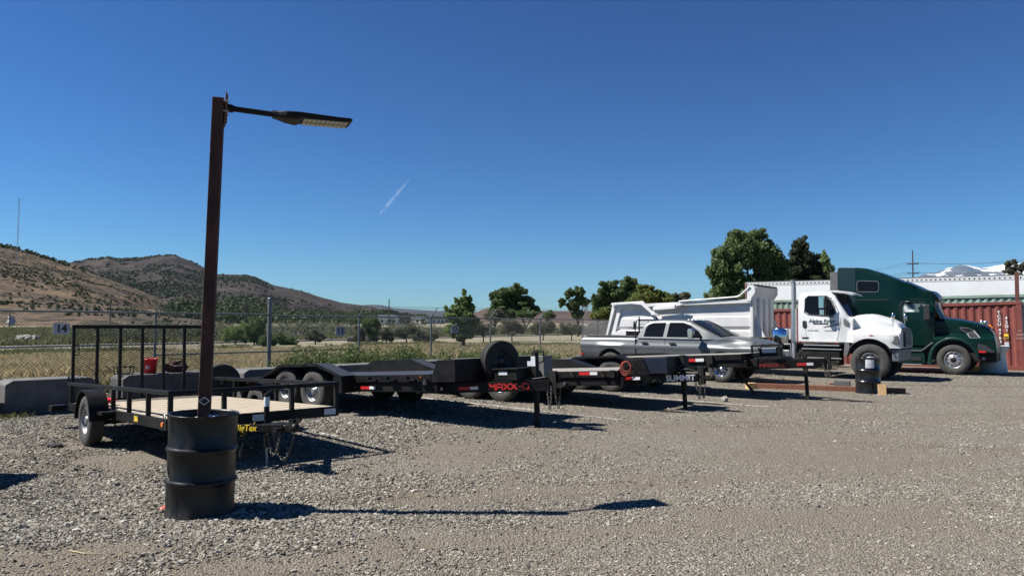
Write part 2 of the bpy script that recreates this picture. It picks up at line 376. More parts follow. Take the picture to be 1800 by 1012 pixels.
def stones():
    n = 800000
    Y = 4.3+(rng.random(n)**1.5)*24
    X = (rng.random(n)*2-1)*.76*Y
    # patchiness
    def vn(x, y, s, seed):
        r = np.random.default_rng(seed).random((64, 64)); xx = x/s+100; yy = y/s+100
        i = np.floor(xx).astype(int); j = np.floor(yy).astype(int); fx = xx-i; fy = yy-j; fx = fx*fx*(3-2*fx); fy = fy*fy*(3-2*fy)
        g = lambda a, c: r[a % 64, c % 64]
        return (g(i, j)*(1-fx)+g(i+1, j)*fx)*(1-fy)+(g(i, j+1)*(1-fx)+g(i+1, j+1)*fx)*fy
    patch = .46*vn(X*.45+Y*.2, Y*1.3-X*.25, 1.3, 3)+.27*vn(X, Y, .5, 4)+.17*vn(X, Y, .2, 5)+.10*np.clip(1-(X+1.5)/3, 0, 1)
    keep = rng.random(n) < (1-.82*lanes(X, Y))*np.clip((patch-.36)*4.2, .06+.2*(X > -.5), 1)*np.clip(1.2-(Y-4)/26, .3, 1)
    keep &= ((X+2.75)**2+(Y-6.63)**2 > .1)
    X = X[keep]; Y = Y[keep]; patch = patch[keep]; n = len(X)
    s = .0055+.0085*rng.random(n)**2.2+.004*(X < -1)*rng.random(n)+.012*(rng.random(n) < .012)
    s *= (.62+.55*patch)*(1+.028*(Y-5))*np.clip(1.08-.08*(X+1), .78, 1.12)
    me = bpy.data.meshes.new('loose_stones'); me.vertices.add(n)
    co = np.stack([X, Y, s*.25+.007], 1).astype(np.float32); me.vertices.foreach_set('co', co.ravel())
    sc_ = np.stack([s*(.8+.7*rng.random(n)), s*(.7+.5*rng.random(n)), s*(.45+.4*rng.random(n))], 1).astype(np.float32)
    rt = np.stack([rng.normal(0, .35, n), rng.normal(0, .35, n), rng.random(n)*6.28], 1).astype(np.float32)
    for nm, a in (('scl', sc_), ('rot', rt)):
        at_ = me.attributes.new(nm, 'FLOAT_VECTOR', 'POINT'); at_.data.foreach_set('vector', a.ravel())
    m, nt, bs = nodes('loose_stone'); L = nt.links
    oi = N(nt, 'ObjectInfo'); cr = N(nt, 'ValToRGB'); e = cr.color_ramp
    e.elements[0].color = (.075, .068, .056, 1); e.elements[1].color = (.40, .375, .32, 1)
    for p, c in ((.3, (.15, .137, .113, 1)), (.6, (.225, .207, .172, 1)), (.85, (.285, .265, .222, 1))): x = e.elements.new(p); x.color = c
    L.new(oi.outputs['Random'], cr.inputs[0]); L.new(cr.outputs[0], bs.inputs['Base Color']); bs.inputs['Roughness'].default_value = .9; bs.inputs['Specular IOR Level'].default_value = .25
    me.materials.append(m)
    o = bpy.data.objects.new('loose_gravel', me); C.objects.link(o); o['kind'] = 'stuff'
    gt = bpy.data.node_groups.new('scatter', 'GeometryNodeTree')
    gt.interface.new_socket('Geometry', in_out='INPUT', socket_type='NodeSocketGeometry'); gt.interface.new_socket('Geometry', in_out='OUTPUT', socket_type='NodeSocketGeometry')
    A = lambda t: gt.nodes.new(t)
    gi = A('NodeGroupInput'); go = A('NodeGroupOutput'); iop = A('GeometryNodeInstanceOnPoints'); ico = A('GeometryNodeMeshIcoSphere'); ico.inputs['Radius'].default_value = 1; ico.inputs['Subdivisions'].default_value = 2
    sp = A('GeometryNodeSetPosition'); nz = A('ShaderNodeTexNoise'); nz.inputs['Scale'].default_value = 1.1; nz.inputs['Detail'].default_value = 1
    vm = A('ShaderNodeVectorMath'); vm.operation = 'SUBTRACT'; vm.inputs[1].default_value = (.5, .5, .5)
    vs = A('ShaderNodeVectorMath'); vs.operation = 'SCALE'; vs.inputs['Scale'].default_value = 1.7
    L = gt.links; L.new(nz.outputs['Color'], vm.inputs[0]); L.new(vm.outputs[0], vs.inputs[0]); L.new(vs.outputs[0], sp.inputs['Offset']); L.new(ico.outputs[0], sp.inputs[0])
    sm = A('GeometryNodeSetMaterial'); sm.inputs['Material'].default_value = m
    ss = A('GeometryNodeSetShadeSmooth'); ss.inputs['Shade Smooth'].default_value = False
    L.new(sp.outputs[0], ss.inputs[0]); L.new(ss.outputs[0], sm.inputs[0]); L.new(sm.outputs[0], iop.inputs['Instance'])
    for nm, sock in (('rot', 'Rotation'), ('scl', 'Scale')):
        na = A('GeometryNodeInputNamedAttribute'); na.data_type = 'FLOAT_VECTOR'; na.inputs['Name'].default_value = nm
        L.new(na.outputs['Attribute'], iop.inputs[sock])
    L.new(gi.outputs[0], iop.inputs['Points']); L.new(iop.outputs[0], go.inputs[0])
    md = o.modifiers.new('scatter', 'NODES'); md.node_group = gt
stones()
# ------------------------------------------------------------------ wheels
RX = Matrix.Rotation(R(90), 4, 'X')       # lathe axis z -> -y (outer face towards -y)
def tyre_mesh(Rr, W, rim, tread=4, seg=40):
    b = MB(); h = W/2; s = Rr*.06
    prof = [(rim, -h*.8), (rim+.012, -h*.95), (rim+(Rr-rim)*.45, -h), (Rr-s, -h*.9), (Rr-.004, -h*.76)]
    gw = h*1.45/tread
    for k in range(tread-1):
        z = -h*.76+(k+1)*gw*1.0
        prof += [(Rr, z-.009), (Rr-.012, z-.008), (Rr-.012, z+.008), (Rr, z+.009)]
    prof += [(Rr-.004, h*.76), (Rr-s, h*.9), (rim+(Rr-rim)*.45, h), (rim+.012, h*.95), (rim, h*.8)]
    b.lathe(prof, RX, seg, True)
    return b
def rim_mesh(rim, W, kind='steel'):
    b = MB(); h = W/2
    n_ = 10 if kind == 'truck' else 8
    if kind != 'chrome':
        b.mi = 1
        for i in range(n_):
            b.lathe([(rim*.085, h*.60 if kind == 'truck' else h*.27), (0, h*.602 if kind == 'truck' else h*.272)], Matrix.Rotation(2*math.pi*i/n_, 4, 'Y') @ Matrix.Translation((rim*(.74 if kind == 'truck' else .7), 0, 0)) @ RX, 10)
        b.mi = 0
    if kind == 'truck':    # outward aluminium disc with ten hand holes
        b.lathe([(rim, h*.85), (rim-.012, h*.95), (rim-.03, h*.8), (rim-.04, h*.45), (rim*.62, h*.62), (rim*.42, h*.95), (rim*.42, h*1.05), (rim*.3, h*1.05)], RX, 36)
        for i in range(10):
            a = 2*math.pi*(i+.5)/10; b.lathe([(.0, h*1.16), (.018, h*1.15), (.02, h*1.0)], Matrix.Rotation(a, 4, 'Y') @ Matrix.Translation((rim*.5, 0, 0)) @ RX, 6)
    elif kind == 'chrome':
        b.lathe([(rim, h*.8), (rim-.015, h*.9), (rim-.03, h*.6), (rim-.05, h*.2), (rim*.55, h*.35), (rim*.3, h*.5), (rim*.3, h*.62), (0, h*.66)], RX, 32)
        for i in range(8):
            a = 2*math.pi*i/8; b.box(rim*.42, rim*.86, -h*.55, -h*.3, -.022, .022, Matrix.Rotation(a, 4, 'Y'))
    else:
        b.lathe([(rim, h*.8), (rim-.012, h*.9), (rim-.02, h*.55), (rim*.8, h*.12), (rim*.62, h*.3), (rim*.32, h*.42), (rim*.3, h*.75), (rim*.2, h*.8), (0, h*.82)], RX, 28)
        for i in range(6):
            a = 2*math.pi*(i+.5)/6; b.tube(tuple(Matrix.Rotation(a, 3, 'Y') @ Vector((rim*.46, -h*.35, 0))), tuple(Matrix.Rotation(a, 3, 'Y') @ Vector((rim*.46, -h*.55, 0))), .014, .012, 6)
    return b
def wheel(parent, x, y, Rr, W, rim, kind='steel', rmat='rimgrey', flip=False, tm='rubber', tread=4, z=None, name='wheel'):
    t = tyre_mesh(Rr, W, rim, tread).build(name, K[tm], parent)
    t.location = (x, y, Rr if z is None else z)
    if flip: t.rotation_euler = (0, 0, math.pi)
    rm = rim_mesh(rim, W, kind).build('rim', [K[rmat], K['ink']], t)
    b = MB(); b.disc(rim-.002, -W*.1, RX, 24); bk = b.build('brake_drum', K['plastic'], t)
    if kind == 'truck':
        b = MB(); b.lathe([(rim*.3, W*.5), (rim*.29, W*.62), (rim*.2, W*.66), (0, W*.67)], RX, 20); b.build('hub_cap', K['steel_dull'], rm)
    return t

def chain(name, pts, parent, m='wire', ls=.034):
    b = MB(); P = [Vector(p) for p in pts]; tot = [0]
    for a, c in zip(P[:-1], P[1:]): tot.append(tot[-1]+(c-a).length)
    n = int(tot[-1]/(ls*.95)); 
    for i in range(n):
        s = (i+.5)*tot[-1]/n; k = max(j for j in range(len(tot)-1) if tot[j] <= s)
        a, c = P[k], P[k+1]; p = a+(c-a)*((s-tot[k])/(tot[k+1]-tot[k])); d = (c-a).normalized()
        q = d.to_track_quat('X', 'Z').to_matrix().to_4x4() @ Matrix.Rotation(R(90)*(i % 2)+.3, 4, 'X')
        Mx = Matrix.Translation(p) @ q; r = .0048
        V = []; F = []
        for u in range(8):
            au = 2*math.pi*u/8; cx, cy = math.cos(au)*ls*.68, math.sin(au)*ls*.4
            for v in range(4):
                av = 2*math.pi*v/4; rr = r*math.cos(av); V.append((cx+math.cos(au)*rr, cy+math.sin(au)*rr, r*math.sin(av)))
        for u in range(8):
            for v in range(4): F.append((u*4+v, ((u+1) % 8)*4+v, ((u+1) % 8)*4+(v+1) % 4, u*4+(v+1) % 4))
        b.add(V, F, True, Mx)
    return b.build(name, K[m], parent)
def sag(p, q, drop, n=8):
    p = Vector(p); q = Vector(q); return [p.lerp(q, i/n)-Vector((0, 0, drop*4*(i/n)*(1-i/n))) for i in range(n+1)]

# ------------------------------------------------------------------ foreground drum with the lamp post
def drum_mesh(r=.286, h=.875, open_=True, dents=True):
    prof = [(0, .004), (r-.012, .004), (r, .0), (r+.005, .008), (r+.003, .02), (r-.003, .03)]
    for zc in (h*.338, h*.655):
        prof += [(r-.002, zc-.034), (r+.002, zc-.024), (r+.014, zc-.008), (r+.014, zc+.006), (r+.003, zc+.018), (r-.004, zc+.03)]
    prof += [(r-.002, h-.03), (r, h-.018), (r+.009, h-.012), (r+.011, h-.003), (r+.006, h+.002), (r-.002, h)]
    if open_: prof += [(r-.006, h-.02), (r-.008, h-.16), (0, h-.16)]
    else: prof += [(r-.008, h-.012), (0, h-.012)]
    b = MB(); b.lathe(prof, None, 56)
    return b
PB = Vector((-2.75, 6.63, 0)); lean = R(1.1)
d = thing('oil_drum', 'large open black steel drum in the foreground holding the lamp post', 'drum', PB, rot=(0, lean, R(0)))
o = drum_mesh().build('drum_body', K['drum'], d)
tx = o.modifiers.new('dent', 'DISPLACE'); dt = bpy.data.textures.new('dents', 'CLOUDS'); dt.noise_scale = .22; tx.texture = dt; tx.strength = .012; tx.mid_level = .5
b = MB(); b.lathe([(.27, .70), (0, .712)], None, 24, False); b.build('concrete_fill', K['concrete'], d)
# scuffed patch on the drum's side: worn, broken white scrape
b = MB()
def ondrum(a, z, r=.2885): return (r*math.sin(a), -r*math.cos(a), z)
for P in ([(-.93, .385), (-.80, .33), (-.72, .345), (-.84, .40), (-.92, .455)], [(-.86, .36), (-.60, .305), (-.66, .35), (-.78, .375)], [(-.92, .33), (-.72, .31), (-.78, .325)]):
    b.add([ondrum(a, z, .292) for a, z in P], [tuple(range(len(P)))])
m, ntt, bs = nodes('scraped_paint'); L = ntt.links; tcn = N(ntt, 'TexCoord').outputs['Object']
L.new(mixc(ntt, rng_(ntt, noise(ntt, tcn, 45, 4, .8), .46, .54), (.02, .02, .02), (.24, .24, .24)), bs.inputs['Base Color']); K['scrape'] = m
b.build('paint_scrape', K['scrape'], d)
p = thing('lamp_post', 'square rusty steel lamp post with a black street lamp, set in the black drum', 'lamp post', PB+Vector((.0, 0, 0)), rot=(0, lean, R(14)))
b = MB(); b.box(-.05, .05, -.05, .05, .705, 3.715); b.build('pole', K['rust'], p, .006)
b = MB(); s_ = .034; z0 = .985
for (ax, az, bx, bz) in ((0, 1, 1, 0), (1, 0, 0, -1), (0, -1, -1, 0), (-1, 0, 0, 1)): b.bar((.003+ax*s_*1.25, -.0515, z0+az*s_), (.003+bx*s_*1.25, -.0515, z0+bz*s_), .006, .003, (0, -1, 0))
b.build('diamond_mark', K['whiteink'], p)
ang = R(22.4)-R(14); AM = Matrix.Rotation(ang, 4, 'Z')
b = MB(); b.box(.055, .066, -.06, .06, 3.47, 3.77, AM); b.box(.066, .078, -.05, .05, 3.50, 3.75, AM); b.build('mounting_plate', mat('rusted_plate', (.2, .1, .05), .8, 0, (.08, .035, .02), 20, 1), p, .003)
for z in (3.68, 3.59):
    for yy in (-.07, .07): b = MB(); b.tube(tuple(AM @ Vector((.04, yy, z))), tuple(AM @ Vector((.09, yy, z))), .008, .008, 6); b.build('bolt', K['galv'], p)
b = MB(); b.tube(tuple(AM @ Vector((.078, 0, 3.635))), tuple(AM @ Vector((.13, 0, 3.635))), .042, .034, 12); b.tube(tuple(AM @ Vector((.12, 0, 3.635))), tuple(AM @ Vector((.56, 0, 3.63))), .027, .026, 12)
b.build('arm', K['steel_black'], p)
# lamp head (tilted slightly up), own frame
hd = MB(); HM = AM @ Matrix.Translation((.47, 0, 3.63)) @ Matrix.Rotation(R(-.6), 4, 'Y')
secs = [(0, .035, -.03, .035), (.05, .06, -.036, .024), (.12, .11, -.045, .026), (.22, .14, -.05, .026), (.25, .142, -.032, .026), (.60, .142, -.022, .018), (.70, .14, -.018, .022), (.72, .13, -.008, .012)]
P = []
for x, hw, z0, z1 in secs: P.append([(x, -hw, z0*.4), (x, -hw, z1*.5), (x, -hw*.8, z1), (x, hw*.8, z1), (x, hw, z1*.5), (x, hw, z0*.4), (x, hw*.9, z0), (x, -hw*.9, z0), (x, -hw, z0*.4)])
hd.grid(P, False, HM)
for e, k in ((P[0], 1), (P[-1], -1)): hd.add(e[:-1], [tuple(range(8))[::k]], False, HM)
hd.build('lamp_head', K['steel_black'], p)
b = MB()
for i in range(10):
    for j in (-1, 1):
        x = .275+i*.0415; zz = -.032+.010*(x-.25)/.35-.006
        b.box(x, x+.034, j*.065-.048, j*.065+.048, zz-.004, zz+.002, HM)
b.build('led_panel', K['led'], p)
b = MB(); b.tube(tuple(HM @ Vector((.10, .03, .02))), tuple(HM @ Vector((.10, .03, .045))), .03, .028, 12); b.build('photocell', K['plasticg'], p)
# rubbish lying in the drum
def crumple(name, c, s, m, label, cat, seed, sub=3):
    me = bpy.data.meshes.new(name); bm = bmesh.new(); bmesh.ops.create_icosphere(bm, subdivisions=sub, radius=1)
    rr = random.Random(seed); ph = [rr.random()*6 for _ in range(6)]
    for v in bm.verts:
        n = v.co.normalized(); k = 1+.22*math.sin(5*n.x+ph[0])*math.sin(6*n.y+ph[1])+.12*math.sin(13*n.z+ph[2])*math.sin(11*n.x+ph[3])+.05*rr.random()
        v.co = Vector((n.x*k*s[0], n.y*k*s[1], n.z*k*s[2]))
    bm.to_mesh(me); bm.free(); me.materials.append(m); o = bpy.data.objects.new(name, me); C.objects.link(o); o.location = c; o.rotation_euler = (0, 0, rr.random()*3)
    return tag(o, label, cat)
crumple('plastic_bag', PB+Vector((.115, -.02, .77)), (.075, .06, .085), K['whitepl'], 'crumpled white plastic bag sticking up in the big open drum right beside the post', 'bag', 1)
crumple('snack_wrapper', PB+Vector((.10, -.09, .78)), (.045, .03, .04), K['blueplastic'], 'small dark blue wrapper lying on the white bag in the open drum', 'wrapper', 2)
crumple('paper_bag', PB+Vector((.20, .03, .76)), (.07, .07, .05), mat('brown_paper', (.3, .25, .19), .9), 'crumpled brownish paper bag at the right rim inside the open drum', 'bag', 3)
o = MB().bar((-.24, -.03, .775), (-.06, .10, .825), .03, .02).build('plastic_strip', K['whitepl']); o.location = PB; tag(o, 'long pale strip lying inside the open drum left of the post', 'strip')
o = crumple('pink_scrap', Vector((-3.11, 6.72, .012)), (.035, .05, .02), mat('pink_plastic', (.7, .13, .1), .5), 'small pinkish red plastic scrap on the gravel left of the big drum foot', 'litter', 5, 2)
o = MB().path([gp(122, 967, .015), gp(150, 972, .02), gp(178, 972, .014)], .004, 5).build('dry_stick', mat('straw', (.45, .36, .2), .8)); tag(o, 'thin dry straw coloured stick on the foreground gravel', 'stick')
o = crumple('rubber_chunk', gp(97, 787)+Vector((0, 0, .03)), (.10, .05, .035), K['rubber'], 'black rubber chunk lying on gravel left of the small trailer wheel', 'debris', 6)
o.rotation_euler = (0, 0, 0)
o = crumple('round_stone', gp(1274, 706)+Vector((0, 0, .06)), (.07, .07, .065), K['rock'], 'round pale grey stone beside the white bay line', 'stone', 9)

# ------------------------------------------------------------------ small utility trailer
TB = Vector((-4.79, 10.85, 0)); tb = R(-47.2)
t = thing('utility_trailer', 'single axle utility trailer with pale wood deck and tall mesh ramp gate', 'trailer', TB, rot=(0, -.043, tb))
x0, x1, hw, zd, zr = -1.87, 2.61, 1.05, .485, .80
b = MB(); b.box(x0, x1, -hw+.04, hw-.04, zd-.04, zd); deck = b.build('deck', K['wood'], t)
b = MB()
for i in range(1, 14): b.box(x0+.02, x1-.02, -hw+.04+i*.1436-.003, -hw+.04+i*.1436+.003, zd+.0005, zd+.0025)
b.build('board_gap', mat('board_gap', (.12, .09, .06), .9), deck)['kind'] = 'stuff'
b = MB()
b.box(x0, x1, -hw, -hw+.05, zd-.12, zd-.0); b.box(x0, x1, hw-.05, hw, zd-.12, zd+.0)
b.box(x1-.005, x1+.05, -hw, hw, zd-.12, zd+.004); b.box(x0-.05, x0+.005, -hw, hw, zd-.12, zd+.004)
for i in range(5): b.box(x0+.3+i*.55, x0+.35+i*.55, -hw+.05, hw-.05, zd-.10, zd-.042)
b.build('frame', K['steel_black'], t, .004)
b = MB(); q = .05
b.box(x0-.1, x1+q, -hw-.01, -hw+q, zr-.05, zr); b.build('top_rail', K['steel_black'], t, .004)
b = MB(); b.box(x0-.02, x1+q, hw-q, hw+.01, zr-.05, zr); b.build('top_rail', K['steel_black'], t, .004)
b = MB(); b.box(x1-.002, x1+q+.002, -hw+.052, hw-.052, zr-.05, zr-.001); b.build('front_rail', K['steel_black'], t, .004)
for (px, py) in [(x0+.02, -hw+.025), (.42, -hw+.025), (1.12, -hw+.025), (1.87, -hw+.025), (x1+.02, -hw+.025), (x0, hw-.025), (-.6, hw-.025), (.9, hw-.025), (x1+.02, hw-.025), (x1+.024, -.43), (x1+.024, .41)]:
    b = MB(); b.box(px-.026, px+.026, py-.024, py+.024, zd-.06, zr-.051); b.build('rail_post', K['steel_black'], t, .003)
# ramp gate
gt_ = 1.69; gx = x0-.02
b = MB(); b.box(gx-.025, gx+.025, -hw+.02, hw-.02, gt_-.055, gt_); gate = b.build('ramp_gate', K['steel_black'], t, .003)
b = MB(); b.box(gx-.022, gx+.022, -hw+.02, hw-.02, zd-.02, zd+.03); b.build('hinge_bar', K['steel_black'], gate, .003)
for i in range(7):
    yy = -hw+.045+i*(2*hw-.09)/6; b = MB(); b.box(gx-.022, gx+.022, yy-.022, yy+.022, zd+.03, gt_-.055); b.build('gate_upright', K['steel_black'], gate, .002)
b = MB(); W_ = 2*hw-.1; H_ = gt_-.06-zd; dx, dz = .075, .034
def clipline(p, q, w, h):
    # clip segment to [0,w]x[0,h]
    (ax, ay), (bx, by) = p, q; t0, t1 = 0., 1.; dx_, dy_ = bx-ax, by-ay
    for pp, qq in ((-dx_, ax), (dx_, w-ax), (-dy_, ay), (dy_, h-ay)):
        if abs(pp) < 1e-9:
            if qq < 0: return None
        else:
            r = qq/pp
            if pp < 0: t0 = max(t0, r)
            else: t1 = min(t1, r)
    if t0 >= t1: return None
    return (ax+t0*dx_, ay+t0*dy_), (ax+t1*dx_, ay+t1*dy_)
def lattice(w, h, dx, dz, r, seg=3):
    b = MB(); sl = dz/dx; n = int((w*sl+h)/dz)+2
    for s in (1, -1):
        for i in range(-int(w*sl/dz)-2, n+2):
            y_ = i*dz; c = clipline((0, y_), (w, y_+s*w*sl), w, h) if s == 1 else clipline((0, y_), (w, y_-w*sl), w, h)
            if c and (abs(c[0][0]-c[1][0])+abs(c[0][1]-c[1][1])) > .01: b.tube((c[0][0], 0, c[0][1]), (c[1][0], 0, c[1][1]), r, r, seg, False, False)
    return b
b = lattice(W_, H_, .082, .036, .0029); o = b.build('expanded_mesh', K['steel_black'], gate); o.rotation_euler = (0, 0, R(90)); o.location = (gx, -hw+.05, zd+.01)
b = MB(); b.path([(gx-.03, -hw+.075, 1.38), (gx-.03, -hw+.13, 1.38), (gx-.03, -hw+.13, 1.22), (gx-.03, -hw+.075, 1.22)], .008, 6); b.build('gate_handle', K['steel_black'], gate)
b = MB(); b.path([(x0-.08, -hw, zr), (x0-.10, -hw, zr+.07), (x0-.05, -hw, zr+.10), (x0-.02, -hw, zr+.05), (x0-.04, -hw, zr)], .008, 6); b.build('gate_latch', K['steel_black'], t)
b = MB(); b.path([(x0-.08, hw, zr), (x0-.10, hw, zr+.07), (x0-.05, hw, zr+.10), (x0-.02, hw, zr+.05), (x0-.04, hw, zr)], .008, 6); b.build('gate_latch', K['steel_black'], t)
def fender(parent, xc, y0, y1, r, m, ztop, flat=.12, name='fender'):
    pr = []
    for i in range(13):
        a = math.pi*i/12; pr.append((xc-math.cos(a)*r, ztop-r+math.sin(a)*r*1.0))
    th = .006; P = [(x, z) for x, z in pr]
    b = MB(); b.grid([[(x, y0, z), (x, y1, z)] for x, z in P], True); b.grid([[(xc+(x-xc)*.985, y1, z-.006), (xc+(x-xc)*.985, y0, z-.006)] for x, z in P], True)
    yy = y0 if y0 < y1 else y1
    b.grid([[(x, y0, z), (xc+(x-xc)*.93, y0, z-.02)] for x, z in P], False)
    return b.build(name, K[m], parent)
for s, fl in ((-1, False), (1, True)):
    wheel(t, 0, s*(hw+.13), .34, .19, .19, 'steel', 'rimgrey', fl, 'rubber_old')
    fender(t, 0, s*(hw+.25), s*(hw+.012), .40, 'steel_black', .755)
b = MB(); b.tube((0, -hw-.05, .30), (0, hw+.05, .30), .03, .03, 10); b.build('axle', K['steel_dull'], t)
b = MB(); b.box(-.42, .42, -hw+.02, -hw+.07, .30, .34); b.build('leaf_spring', K['steel_dull'], t)
b = MB(); b.box(-.42, .42, hw-.07, hw-.02, .30, .34); b.build('leaf_spring', K['steel_dull'], t)
b = MB(); b.box(x0-.28, x0-.05, -hw-.22, -hw-.02, zd-.12, zd-.03); b.build('tail_light_box', K['steel_black'], t, .004)
b = MB(); b.box(.38, .62, -hw-.16, -hw+.0, zd-.05, zd-.01); b.build('step_bracket', K['steel_black'], t)
# A-frame tongue with coupler
xc = x1+.80
for s in (-1, 1):
    b = MB(); b.bar((x1-.35, s*.72, zd-.135), (xc-.05, s*.05, zd-.135), .04, .08); tg = b.build('tongue_rail', K['steel_black'], t, .003)
    if s == -1:
        a = math.atan2(.67, xc-.05-x1+.35)
        text('lettering', 'BigTex', .10, K['yellow'], tg, (x1+.36, -.72+.71*math.tan(a)-.029, zd-.135), (R(90), 0, a), .001, .002, .15, 1.0)
b = MB(); b.prism([(xc-.42, zd-.10), (xc-.02, zd-.13), (xc-.02, zd-.19), (xc-.42, zd-.19)], -.14, .14); b.box(xc-.1, xc+.13, -.045, .045, zd-.17, zd-.075); b.build('coupler_plate', K['steel_black'], t, .004)
b = MB(); b.lathe([(0, .055), (.035, .045), (.05, .01), (.05, -.03), (.035, -.035)], Matrix.Translation((xc+.14, 0, zd-.125)), 14); b.box(xc+.02, xc+.12, -.02, .02, zd-.075, zd-.03); b.build('coupler', K['steel_black'], t)
b = MB(); b.tube((xc+.02, -.08, zd-.10), (xc+.02, .08, zd-.10), .009, .009, 6); b.build('coupler_pin', K['galv'], t)
jx, jy = x1+.26, -.02
b = MB(); b.tube((jx, jy, .10), (jx, jy, .70), .032, .032, 12); b.tube((jx, jy, .70), (jx, jy, .72), .036, .03, 12); jk = b.build('jack', K['steel_black'], t)
b = MB(); b.tube((jx, jy, -.12), (jx, jy, .12), .014, .014, 8); b.tube((jx, jy, -.123), (jx, jy, -.11), .05, .05, 10); b.build('jack_foot', K['galv'], jk)
b = MB(); b.lathe([(.0335, .57), (.0335, .68)], Matrix.Translation((jx, jy, 0)), 12); b.build('jack_sticker', mat('blue_white_sticker', (.3, .5, .55), .5, 0, (.7, .7, .7), 60, 1), jk)
b = MB(); b.path([(jx, jy, .72), (jx+.02, jy+.02, .74), (jx+.05, jy+.10, .755), (jx+.08, jy+.21, .75)], .009, 6); b.tube((jx+.08, jy+.21, .75), (jx+.08, jy+.21, .71), .012, .012, 6); b.build('jack_handle', K['steel_black'], jk)
chain('safety_chain', sag((xc-.30, -.13, zd-.15), (xc-.02, -.10, zd-.17), .27), t); chain('safety_chain', sag((xc-.22, -.1, zd-.17), (xc+.03, .04, zd-.19), .31), t)
b = MB(); b.path(sag((xc-.5, -.22, zd-.09), (xc-.52, -.34, .08), -.05), .006, 5); b.tube((xc-.52, -.34, .02), (xc-.52, -.34, .10), .018, .014, 8); b.build('wiring_plug', K['plastic'], t)
b = MB(); b.path(sag((xc-.45, -.2, zd-.08), (xc-.56, -.33, .25), .02), .004, 5); b.build('yellow_wire', K['yellow'], t)
text('lettering', '35SA', .085, K['yellow'], t, (1.50, -hw-.004, zd-.055), (R(90), 0, 0), .001, .004, 0, .8)
b = MB(); b.box(1.39, 1.62, -hw-.0025, -hw, zd-.105, zd-.01); b.build('data_plate', K['steel_dull'], t)
for xx, ww in ((-.74, .16), (-.30, .14), (-.02, .16)): pass
for yy, ww in ((-.42, .13), (-.10, .14), (.84, .16)): b = MB(); b.box(x1+.05, x1+.0525, yy, yy+ww, zd-.095, zd-.02); b.build('sticker', K['sticker'], t)
b = MB(); b.tube((x1-.12, -hw-.001, zd-.06), (x1-.12, -hw-.022, zd-.06), .03, .026, 14); b.build('side_marker', K['amber'], t)
b = MB(); b.box(x1-.25, x1-.0, -hw-.012, -hw, zd-.12, zd-.005); b.build('marker_bracket', K['steel_black'], t)
b = MB(); b.path([(x1-.16, -hw+.01, zd), (x1-.16, -hw+.01, zd+.035), (x1-.12, -hw+.01, zd+.05), (x1-.09, -hw+.01, zd+.03), (x1-.09, -hw+.01, zd)], .006, 5); b.build('tie_loop', K['galv'], t)

# ------------------------------------------------------------------ black car haulers
GL = {'M': [((0, 0), (0, 1)), ((0, 1), (.5, .45)), ((.5, .45), (1, 1)), ((1, 1), (1, 0))], 'A': [((0, 0), (0, .8)), ((0, .8), (.2, 1)), ((.2, 1), (.8, 1)), ((.8, 1), (1, .8)), ((1, .8), (1, 0)), ((0, .42), (1, .42))],
      'X': [((0, 0), (1, 1)), ((0, 1), (1, 0))], '-': [((.15, .5), (.6, .5))], 'D': [((0, 0), (0, 1)), ((0, 1), (.8, 1)), ((.8, 1), (1, .8)), ((1, .8), (1, .2)), ((1, .2), (.8, 0)), ((.8, 0), (0, 0))]}
def blocktext(s, h, w, gap, th):
    b = MB(); x = 0
    for ch in s:
        ww = w*(.55 if ch == '-' else 1)
        for (a, c) in GL[ch]: 
            d_ = Vector((c[0]*w-a[0]*w, 0, c[1]*h-a[1]*h)).normalized()*th*.42
            b.bar(Vector((x+a[0]*w, 0, a[1]*h))-d_, Vector((x+c[0]*w, 0, c[1]*h))+d_, .003, th, (0, 0, 1) if abs(a[0]-c[0]) > .02 else (1, 0, 0))
        x += ww+gap
    return b, x-gap
def tape(parent, x, y, z, ln=.30, h=.05, rot=0, split=.6):
    b = MB(); b.box(0, ln*split, -.003, 0, 0, h); o = b.build('red_tape', K['red'], parent); o.location = (x, y, z); o.rotation_euler = (0, 0, rot)
    b = MB(); b.box(ln*split, ln, -.003, 0, 0, h); o = b.build('white_tape', K['wtape'], parent); o.location = (x, y, z); o.rotation_euler = (0, 0, rot)
def crate_handle(b, x, y, z): b.box(x-.11, x+.11, y-.05, y, z-.07, z-.045); b.box(x-.11, x-.08, y-.05, y, z-.05, z)
